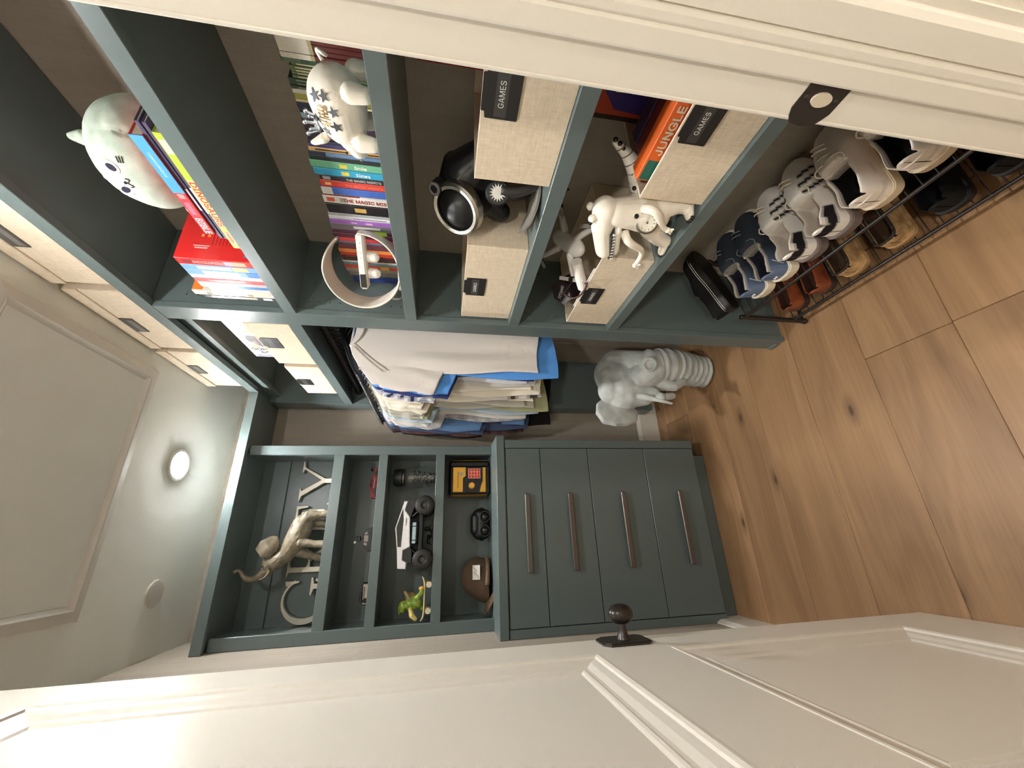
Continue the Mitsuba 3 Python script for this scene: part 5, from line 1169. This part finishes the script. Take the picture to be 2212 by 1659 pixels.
for i in range(2):
    q = pA + dv * (ln_ * (.42 + .30 * i)); dn = -EZ if nn2[2] > 0 else -EZ
    put('speaker_pod', moved(blob([((V(0, 0, 0), (.016, .014, .014)), (V(0, 0, .018), (.015, .014, .014)))], .004, 4), basis(q - EZ * .016 - Nn * .004, dv, np.cross(-EZ, dv) / np.linalg.norm(np.cross(-EZ, dv)), -EZ)), 'white_plastic', parent=k, smooth=True)
put('foot', moved(slab(Polygon([(-.045, -.034), (.045, -.034), (.045, .034), (-.045, .034)]).buffer(.006), .010, .003), basis(V(Lc[0], Lc[1], 1.5056), Tn, Nn)), 'white_plastic', parent=k)
put('power_cord', tube(smoothpath([lp(math.radians(-35), .112, -.02), lp(math.radians(-35), .122, -.03) - EZ * .025, V(.82, 1.15, 1.5095), V(.90, 1.175, 1.5095), V(.98, 1.17, 1.5095)], 30), .0032, 8), 'white_plastic', parent=k, smooth=True)
# planetarium projector
k = thing('star_projector', 'black planetarium projector with a silver lens ring and white starburst, on a grey curved stand', 'projector')
Ox = V(.800, .735, 1.1495)
ax = V(-.86, -.20, .52); ax /= np.linalg.norm(ax); pa, pb_, _ = frame(ax)
Cn = V(.775, .745, 1.342)                     # centre of the lens ring
body = blob([((Cn - ax * .060, .060), (Cn - ax * .110 + V(.0, -.02, .03), .054)), ((Cn - ax * .075 + V(.01, -.050, .020), .062), (Cn - ax * .085 + V(.01, -.085, -.005), .050)), ((Cn - ax * .055 + V(0, -.02, .060), .026), (Cn - ax * .11 + V(.01, -.06, .070), .030)), ((Cn - ax * .065 + V(.0, .01, -.045), .034), (Cn - ax * .055 + V(0, .035, -.085), .026)), ((Cn - ax * .020, .0585), (Cn - ax * .06, .0585))], .008, 8)
put('housing', body, 'vc_satin', color=(15, 15, 16), parent=k, smooth=True)
put('lens_ring', lathe([(.051, .010), (.052, .020), (.060, .022), (.0655, .016), (.0665, -.006), (.060, -.012)], 48, Cn, ax), 'vc_metal', color=(200, 196, 188), parent=k, smooth=35)
put('lens_barrel', lathe([(.0525, .020), (.051, .012), (.049, .0085), (0, .0080)], 48, Cn, ax), 'black_gloss', parent=k, smooth=40)
put('lens', lathe([(0, .0125), (.014, .0120), (.026, .0105), (.033, .0082)], 40, Cn + pb_ * .012, ax), 'vc_gloss', color=(92, 100, 96), parent=k, smooth=True)
q = Cn - ax * .030 + V(.0, -.040, .068)
put('focus_ring', moved(trimesh.creation.torus(.0125, .0038, 28, 10), basis(q + ax * .016, pa, pb_, ax)), 'vc_satin', color=(96, 94, 92), parent=k, smooth=True)
put('focus_knob', lathe([(0, .018), (.010, .018), (.016, .012), (.018, -.012)], 28, q, ax), 'vc_satin', color=(18, 17, 18), parent=k, smooth=40)
# starburst mark and lettering, on the side that faces the aisle
def on_mesh(mesh, o, d):
    loc, ir, tri = mesh.ray.intersects_location([o], [d], multiple_hits=False)
    n = mesh.face_normals[tri[0]]; return loc[0], n
cam_ = V(0, 0, 1.36)
kn = lathe([(0, .010), (.026, .010), (.030, .006), (.031, -.02)], 36, V(.772, .685, 1.252), V(-.72, -.62, .1))
put('pivot_cap', kn, 'vc_satin', color=(16, 16, 20), parent=k, smooth=40)
d_ = V(-.72, -.62, .1); d_ /= np.linalg.norm(d_); a_, b_, _ = frame(d_)
put('starburst', moved(extr(star(.021, .58, 16), .0015), basis(V(.772, .685, 1.252) + d_ * .0098, a_, b_, d_)), 'vc_matte', color=(206, 204, 198), parent=k)
try:
    for i, ch in enumerate('HOMESTAR'[:0]): pass
    o1 = V(.745, .672, 1.385); 
except Exception: pass
p_, n_ = on_mesh(body, cam_, (Cn - ax * .085 + V(0, -.05, .040)) - cam_)
ex_ = ax * -1; ex_ = ex_ - n_ * (ex_ @ n_); ex_ /= np.linalg.norm(ex_)
put('lettering', moved(cbox(-.030, .030, -.0022, .0022, -.001, .0012), basis(p_, ex_, np.cross(n_, ex_), n_)), 'vc_matte', color=(84, 84, 82), parent=k)
# curved stand: two arms and a base sheet
base = Polygon([(-.058, -.040), (.060, -.056), (.072, -.030), (.040, .0), (.072, .030), (.060, .058), (-.058, .042)]).buffer(.008).buffer(-.004)
bs = from_man(to_man(extr(base, .006)).refine_to_length(.008)); v = bs.vertices; bs.vertices = np.stack([v[:, 0], v[:, 1], v[:, 2] + 3.2 * (v[:, 0] + .02) ** 2], 1)
put('stand', moved(bs, xf((.790, .715, 1.1500), rz=140)), 'vc_satin', color=(128, 124, 118), parent=k, smooth=30)
for s in (-1, 1):
    off = s * .040
    put('stand_arm', tube(smoothpath([V(.790, .715, 1.158) + V(.62, .78, 0) * off * 1.1 + V(.03, -.02, 0), V(.800, .705, 1.195) + V(.62, .78, 0) * off, V(.795, .705, 1.245) + V(.62, .78, 0) * off * .9], 14), .013, 12), 'vc_satin', color=(44, 42, 40), parent=k, smooth=True)
# red boxes behind the upper GAMES box
k = thing('game_box', 'red board game box standing behind the linen box below the books', 'game box')
put('lid', cbox(.93, 1.01, .372, .519, 1.1505, 1.44, .002), 'vc_satin', color=(150, 32, 36), parent=k)
put('print', cbox(.9292, .931, .44, .51, 1.36, 1.40), 'vc_satin', color=(70, 84, 120), parent=k)
# games inside the lower near box, one standing behind it
k = thing('game_box', 'orange and purple board game box standing behind the GAMES box above the shoes', 'game box')
gX = .945
put('lid', cbox(gX, 1.012, .368, .586, .7775, 1.055, .002), 'vc_satin', color=(168, 62, 30), parent=k)
put('edge', cbox(gX - .0006, gX + .002, .576, .587, .79, 1.05), 'vc_satin', color=(40, 18, 16), parent=k)
def gpr(poly, c, dd=.0005): put('print', moved(extr(poly, dd), M=basis((gX, 0, 0), (0, 1, 0), (0, 0, 1), (-1, 0, 0))), 'vc_satin', color=c, parent=k)
gpr(Polygon([(.43, 1.03), (.50, 1.035), (.555, .98), (.56, .90), (.43, .90)]).buffer(.008), (58, 44, 110), .0004)
gpr(Polygon([(.44, .985), (.525, .995), (.520, .940), (.45, .930)]), (206, 196, 70), .0008)
gpr(Polygon([(.43, .925), (.50, .93), (.50, .885), (.43, .880)]), (214, 206, 206), .0008)
gpr(Polygon([(.455, .922), (.485, .924), (.483, .896), (.457, .894)]), (176, 40, 46), .0012)
put('lettering', text_on('MULTI', .030, (gX - .0008, .482, .965), (0, -1, .10), (0, .1, 1), .0008, True, width=.07), 'vc_satin', color=(40, 36, 30), parent=k)
for (lab, x, c1_, c2_, y0, y1, zt) in (('orange board game box inside the GAMES box above the shoes', .733, (204, 92, 36), (38, 92, 78), .375, .575, .958), ('dark red game box behind the orange one in the GAMES box', .779, (88, 22, 28), (120, 30, 34), .372, .560, .950), ('dark purple game box deep inside the GAMES box above the shoes', .824, (36, 26, 52), (58, 40, 80), .372, .56, .952)):
    k = thing('game_box', lab, 'game box')
    put('lid', cbox(x, x + .042, y0, y1, .7775, zt, .002), 'vc_satin', color=c1_, parent=k)
    put('print', cbox(x - .0006, x + .001, y1 - .050, y1 - .004, .79, zt - .006), 'vc_satin', color=c2_, parent=k)
    if x < .74: put('lettering', text_on('JUNGLE', .016, (x - .0006, .462, zt - .018), (0, -1, 0), (0, 0, 1), .0006, True, width=.10), 'vc_satin', color=(196, 186, 160), parent=k)
# white dinosaur
k = thing('dinosaur_figurine', 'white glossy standing dinosaur with a round clock in its belly, between two GAMES boxes', 'figurine')
DZ = .7725
def dn(x, y, z): return V(x, y, DZ + z)
db = blob([
    ((dn(.752, .682, .088), (.046, .046, .050)), (dn(.745, .674, .125), (.044, .044, .048))),
    ((dn(.745, .674, .125), .042), (dn(.736, .672, .190), .034)),
    ((dn(.738, .668, .216), (.034, .030, .034)), (dn(.728, .712, .208), (.030, .028, .030))),
    ((dn(.728, .712, .208), (.029, .028, .029)), (dn(.716, .780, .178), (.024, .022, .024))),
    ((dn(.768, .668, .090), .042), (dn(.800, .642, .120), .032)), ((dn(.800, .642, .120), .032), (dn(.822, .614, .150), .022)), ((dn(.822, .614, .150), .022), (dn(.836, .590, .182), .014)), ((dn(.836, .590, .182), .014), (dn(.846, .574, .218), .0065)),
    ((dn(.745, .715, .072), .030), (dn(.738, .742, .036), .020)), ((dn(.738, .742, .036), .020), (dn(.736, .750, .014), .018)), ((dn(.736, .750, .012), (.018, .018, .011)), (dn(.726, .774, .010), (.014, .014, .0095))),
    ((dn(.752, .652, .070), .030), (dn(.748, .640, .036), .020)), ((dn(.748, .640, .036), .020), (dn(.746, .640, .014), .018)), ((dn(.746, .640, .012), (.018, .018, .011)), (dn(.724, .644, .010), (.014, .014, .0095))),
], .006, 8)
db.vertices[:, 2] = np.maximum(db.vertices[:, 2], DZ + .0005)
put('body', db, 'ceramic', parent=k, smooth=True)
for pts in ([(.722, .640, .135), (.700, .628, .112), (.699, .655, .085), (.698, .674, .056)], [(.718, .712, .150), (.700, .722, .140), (.698, .738, .112), (.699, .812, .076)]):
    P_ = [dn(*p) for p in pts]; e = P_[-1]
    hand = cat(tube(smoothpath(P_, 20), np.linspace(.0115, .0058, 20), 12), sphere(e, .0072, 2), *[tube([e, e + V(-.003, s * .008, -.012)], [.0036, .0024], 8) for s in (-1, 0, 1)])
    put('arm', hand, 'ceramic', parent=k, smooth=True)
put('jaw', blob([((dn(.722, .712, .172), (.024, .022, .012)), (dn(.716, .772, .150), (.019, .018, .009)))], .005, 5), 'ceramic', parent=k, smooth=True)
mouth = blob([((dn(.720, .712, .186), (.0300, .016, .006)), (dn(.714, .784, .160), (.0235, .018, .005)))], .005, 3)
put('mouth', mouth, 'black_gloss', parent=k, smooth=True)
tt = []
for i in range(9):
    t = i / 8; b = dn(.690 + .0005 * t, .700 + .084 * t, .1895 - .026 * t)
    tt.append(lathe([(.0032, 0), (0, -.008)], 8, b))
put('teeth', cat(tt), 'white_plastic', parent=k, smooth=40)
for s, yy in ((-1, .0), (1, .0)):
    put('eye', cat(sphere(dn(.738 + s * .020, .682, .248), .0105, 2)), 'ceramic', parent=k, smooth=True)
    put('pupil', sphere(dn(.734 + s * .023, .689, .251), .0052, 2), 'black_gloss', parent=k, smooth=True)
    put('nostril', sphere(dn(.714 + s * .012, .798, .192), .0034, 1), 'black_gloss', parent=k, smooth=True)
sp_ = []
for (x, y, z) in ((.785, .638, .148), (.806, .618, .158), (.818, .603, .170), (.828, .590, .184), (.835, .579, .196), (.840, .571, .208), (.844, .566, .220)):
    sp_.append(sphere(dn(x, y, z), .0058, 1))
put('spine_studs', cat(sp_), 'black_gloss', parent=k, smooth=True)
rg = []
for (x, y, z, r) in ((.803, .638, .124, .0312), (.813, .626, .137, .0262), (.822, .614, .150, .0218), (.829, .602, .166, .0178), (.836, .590, .182, .0138), (.841, .581, .201, .0100)):
    rg.append(moved(trimesh.creation.torus(r, .0016, 24, 6), basis(dn(x, y, z), *(lambda d: (frame(d)[0], frame(d)[1], d / np.linalg.norm(d)))(V(.35, -.62, .70)))))
put('tail_rings', cat(rg), 'vc_gloss', color=(120, 116, 110), parent=k, smooth=True)
cc = on_mesh(db, cam_, dn(.735, .692, .095) - cam_)[0]; dd = V(-.80, -.52, .30); dd /= np.linalg.norm(dd); ca, cb, _ = frame(dd); cc = cc - dd * .010
ck = put('clock', lathe([(0, .010), (.020, .010), (.0215, .012)], 36, cc, dd), 'vc_satin', color=(206, 200, 186), parent=k, smooth=40, label='round clock face')
put('bezel', lathe([(.020, .008), (.0225, .016), (.026, .014), (.028, .002)], 36, cc, dd), 'vc_metal', color=(150, 146, 140), parent=ck, smooth=40)
put('hand', cat(moved(cbox(-.0008, .0008, -.003, .013, .0105, .0112), basis(cc, ca, cb, dd)), moved(cbox(-.003, .011, -.0009, .0009, .0105, .0112), basis(cc, ca, cb, dd)), *[moved(cbox(.0155, .0185, -.0005, .0005, .0102, .0108), basis(cc, ca, cb, dd) @ rot([0, 0, 1], 30 * i)) for i in range(12)]), 'black_gloss', parent=ck)
put('button', lathe([(0, .004), (.004, .004), (.006, 0)], 16, *(lambda h: (h[0], h[1]))(on_mesh(db, cam_, dn(.735, .676, .132) - cam_))), 'black_gloss', parent=k, smooth=40)
cl = []
for (x, y) in ((.716, .784), (.722, .790), (.732, .787), (.710, .638), (.709, .646), (.713, .654)):
    cl.append(sphere(dn(x, y, .009), (.0052, .0045, .0045), 2))
put('claws', cat(cl), 'black_gloss', parent=k, smooth=True)
# drone on top of things in the far lower box, red and black toy, white tube
k = thing('drone', 'white quadcopter drone with dark rotor guards, lying in the far GAMES box', 'drone')
Dc = V(.880, .945, .985); Mdr = trimesh.transformations.translation_matrix(Dc) @ rot([0, 0, 1], 25) @ rot([0, 1, 0], -30) @ rot([1, 0, 0], 12)
put('body', moved(blob([((V(-.03, 0, 0), (.045, .030, .020)), (V(.04, 0, 0), (.035, .026, .018)))], .007, 6), Mdr), 'white_plastic', parent=k, smooth=True)
for (x, y) in ((-.085, -.085), (-.085, .085), (.085, -.085), (.085, .085)):
    put('arm', moved(tube([(x * .3, y * .3, .004), (x, y, .008)], [.012, .008], 10), Mdr), 'white_plastic', parent=k, smooth=True)
    put('motor', moved(lathe([(0, .022), (.008, .022), (.010, .018), (.010, -.004)], 16, (x, y, .004)), Mdr), 'vc_satin', color=(28, 26, 26), parent=k, smooth=40)
    a0 = math.atan2(y, x); g = np.linspace(a0 - 1.1, a0 + 1.1, 24)
    put('rotor_guard', moved(cat(tube(np.stack([x + .058 * np.cos(g), y + .058 * np.sin(g), np.full(24, .012)], 1), .0032, 8), tube([(x, y, .010), (x + .058 * math.cos(a0 - 1), y + .058 * math.sin(a0 - 1), .012)], .002, 6), tube([(x, y, .010), (x + .058 * math.cos(a0 + 1), y + .058 * math.sin(a0 + 1), .012)], .002, 6)), Mdr), 'vc_satin', color=(60, 36, 32), parent=k, smooth=True)
    put('propeller', moved(moved(cbox(-.050, .050, -.006, .006, .0225, .0240, .0006), rot([0, 0, 1], 40 * x * 100 % 180)), Mdr @ trimesh.transformations.translation_matrix((x, y, 0))), 'vc_satin', color=(170, 164, 158), parent=k)
k = thing('toy_box', 'black and red hexagonal toy pack standing in the far GAMES box', 'toy pack')
hexp = Polygon([(.046 * math.cos(a), .046 * math.sin(a)) for a in np.linspace(0, 2 * np.pi, 7)[:-1]])
Mh = trimesh.transformations.translation_matrix((.795, 1.070, .955)) @ rot([0, 0, 1], 20) @ rot([0, 1, 0], -40)
put('body', moved(slab(hexp, .075, .003, -.037), Mh), 'vc_satin', color=(28, 22, 24), parent=k)
for i in range(4):
    a = math.radians(60 * i + 100)
    put('red_panel', moved(cbox(-.014, .014, .0385, .0408, -.030, -.002), Mh @ rot([0, 0, 1], 60 * i + 10)), 'vc_satin', color=(150, 44, 36), parent=k)
put('lettering', moved(text_on('TITANS', .010, (0, 0, .0382), (0, -1, 0), (1, 0, 0), .001, True), Mh), 'vc_satin', color=(150, 148, 150), parent=k)
solo('white_tube', tube([V(.770, .900, .985), V(.742, .985, .935)], .0175, 20), 'white_plastic', 'short white plastic tube sticking out of the far GAMES box', 'tube', smooth=40)
solo('paper_pad', moved(cbox(-.10, .10, -.002, .002, -.075, .075, .0006), xf((.737, .985, .862), ry=0, rz=90)), 'vc_matte', 'white sheet of card standing behind the front of the far GAMES box', 'card', color=(206, 198, 192))
# plush cat on the pile of books
k = thing('plush_cat', 'pale green round plush cat with a face, sitting on the lying books of the top shelf', 'soft toy')
Pc = V(.845, .752, 2.050)
def pr(x, y, z): return Pc + V(x, y, z)
pl_ = blob([((pr(0, 0, 0), (.108, .112, .094)), (pr(0, 0, -.012), (.112, .116, .086)))], .009, 6, 36)
v = pl_.vertices - Pc; th = np.arctan2(v[:, 1], v[:, 0])
pl_.vertices = Pc + v * (1 - .022 * (np.abs(np.sin(th * 3)) < .12)[:, None] * (np.abs(v[:, 2]) < .09)[:, None])
put('body', pl_, 'plush', parent=k, smooth=True)
for s_, (ex_1, ey_1, ez_1) in zip((-1, 1), ((.825, .712, 2.138), (.820, .798, 2.136))):
    c0 = V(ex_1, ey_1, ez_1)
    put('ear', blob([((c0, (.013, .018, .012)), (c0 + V(-.004, s_ * .004, .020), (.006, .008, .006)))], .005, 4), 'plush', parent=k, smooth=True)
for s_, (py, pz) in zip((-1, 1), ((.705, 2.062), (.757, 2.064))):
    p, n = on_mesh(pl_, Pc, V(.742, py, pz) - Pc); a, b, d = frame(n)
    put('eye_patch', moved(extr(affinity.rotate(affinity.scale(Point(0, 0).buffer(1, 12), .013, .017), s_ * 18), .002, -.0012), basis(p, a, b, d)), 'vc_matte', color=(226, 220, 206), parent=k)
    put('eye', moved(extr(affinity.rotate(affinity.scale(Point(0, 0).buffer(1, 12), .0065, .0105), s_ * 18), .003, -.0012), basis(p, a, b, d)), 'vc_matte', color=(28, 24, 44), parent=k)
p, n = on_mesh(pl_, Pc, V(.748, .688, 2.036) - Pc); a, b, d = frame(n)
put('whiskers', moved(cat(*[tube([(-.006, .004 * j, .001), (.006, .005 * j, .001)], .0008, 6) for j in (-1, 0, 1)]), basis(p, a, b, d)), 'vc_matte', color=(64, 70, 60), parent=k)
p, n = on_mesh(pl_, Pc, V(.734, .734, 2.044) - Pc); a, b, d = frame(n)
put('mouth', moved(cat(tube(smoothpath([(-.010, .001, .001), (-.006, -.005, .001), (0, .001, .001), (.006, -.005, .001), (.010, .001, .001)], 20), .0010, 6), sphere((0, .006, .001), .003, 1)), basis(p, a, b, d)), 'vc_matte', color=(64, 60, 58), parent=k)
put('paw', blob([((Pc + V(-.075, .070, -.075), (.020, .018, .016)), (Pc + V(-.082, .078, -.080), (.014, .013, .012)))], .005, 4), 'plush', parent=k, smooth=True)

# labels stay within sixteen words
for q in labels.values():
    if 'label' in q:
        ws = q['label'].split()
        if len(ws) > 16:
            ws = ws[:16]
            while ws[-1].rstrip(',') in ('the', 'a', 'an', 'of', 'on', 'in', 'to', 'with', 'and', 'its', 'by', 'next', 'at', 'from', 'nearest', 'door', 'upper', 'lower', 'second'): ws.pop()
            q['label'] = ' '.join(ws).rstrip(',')
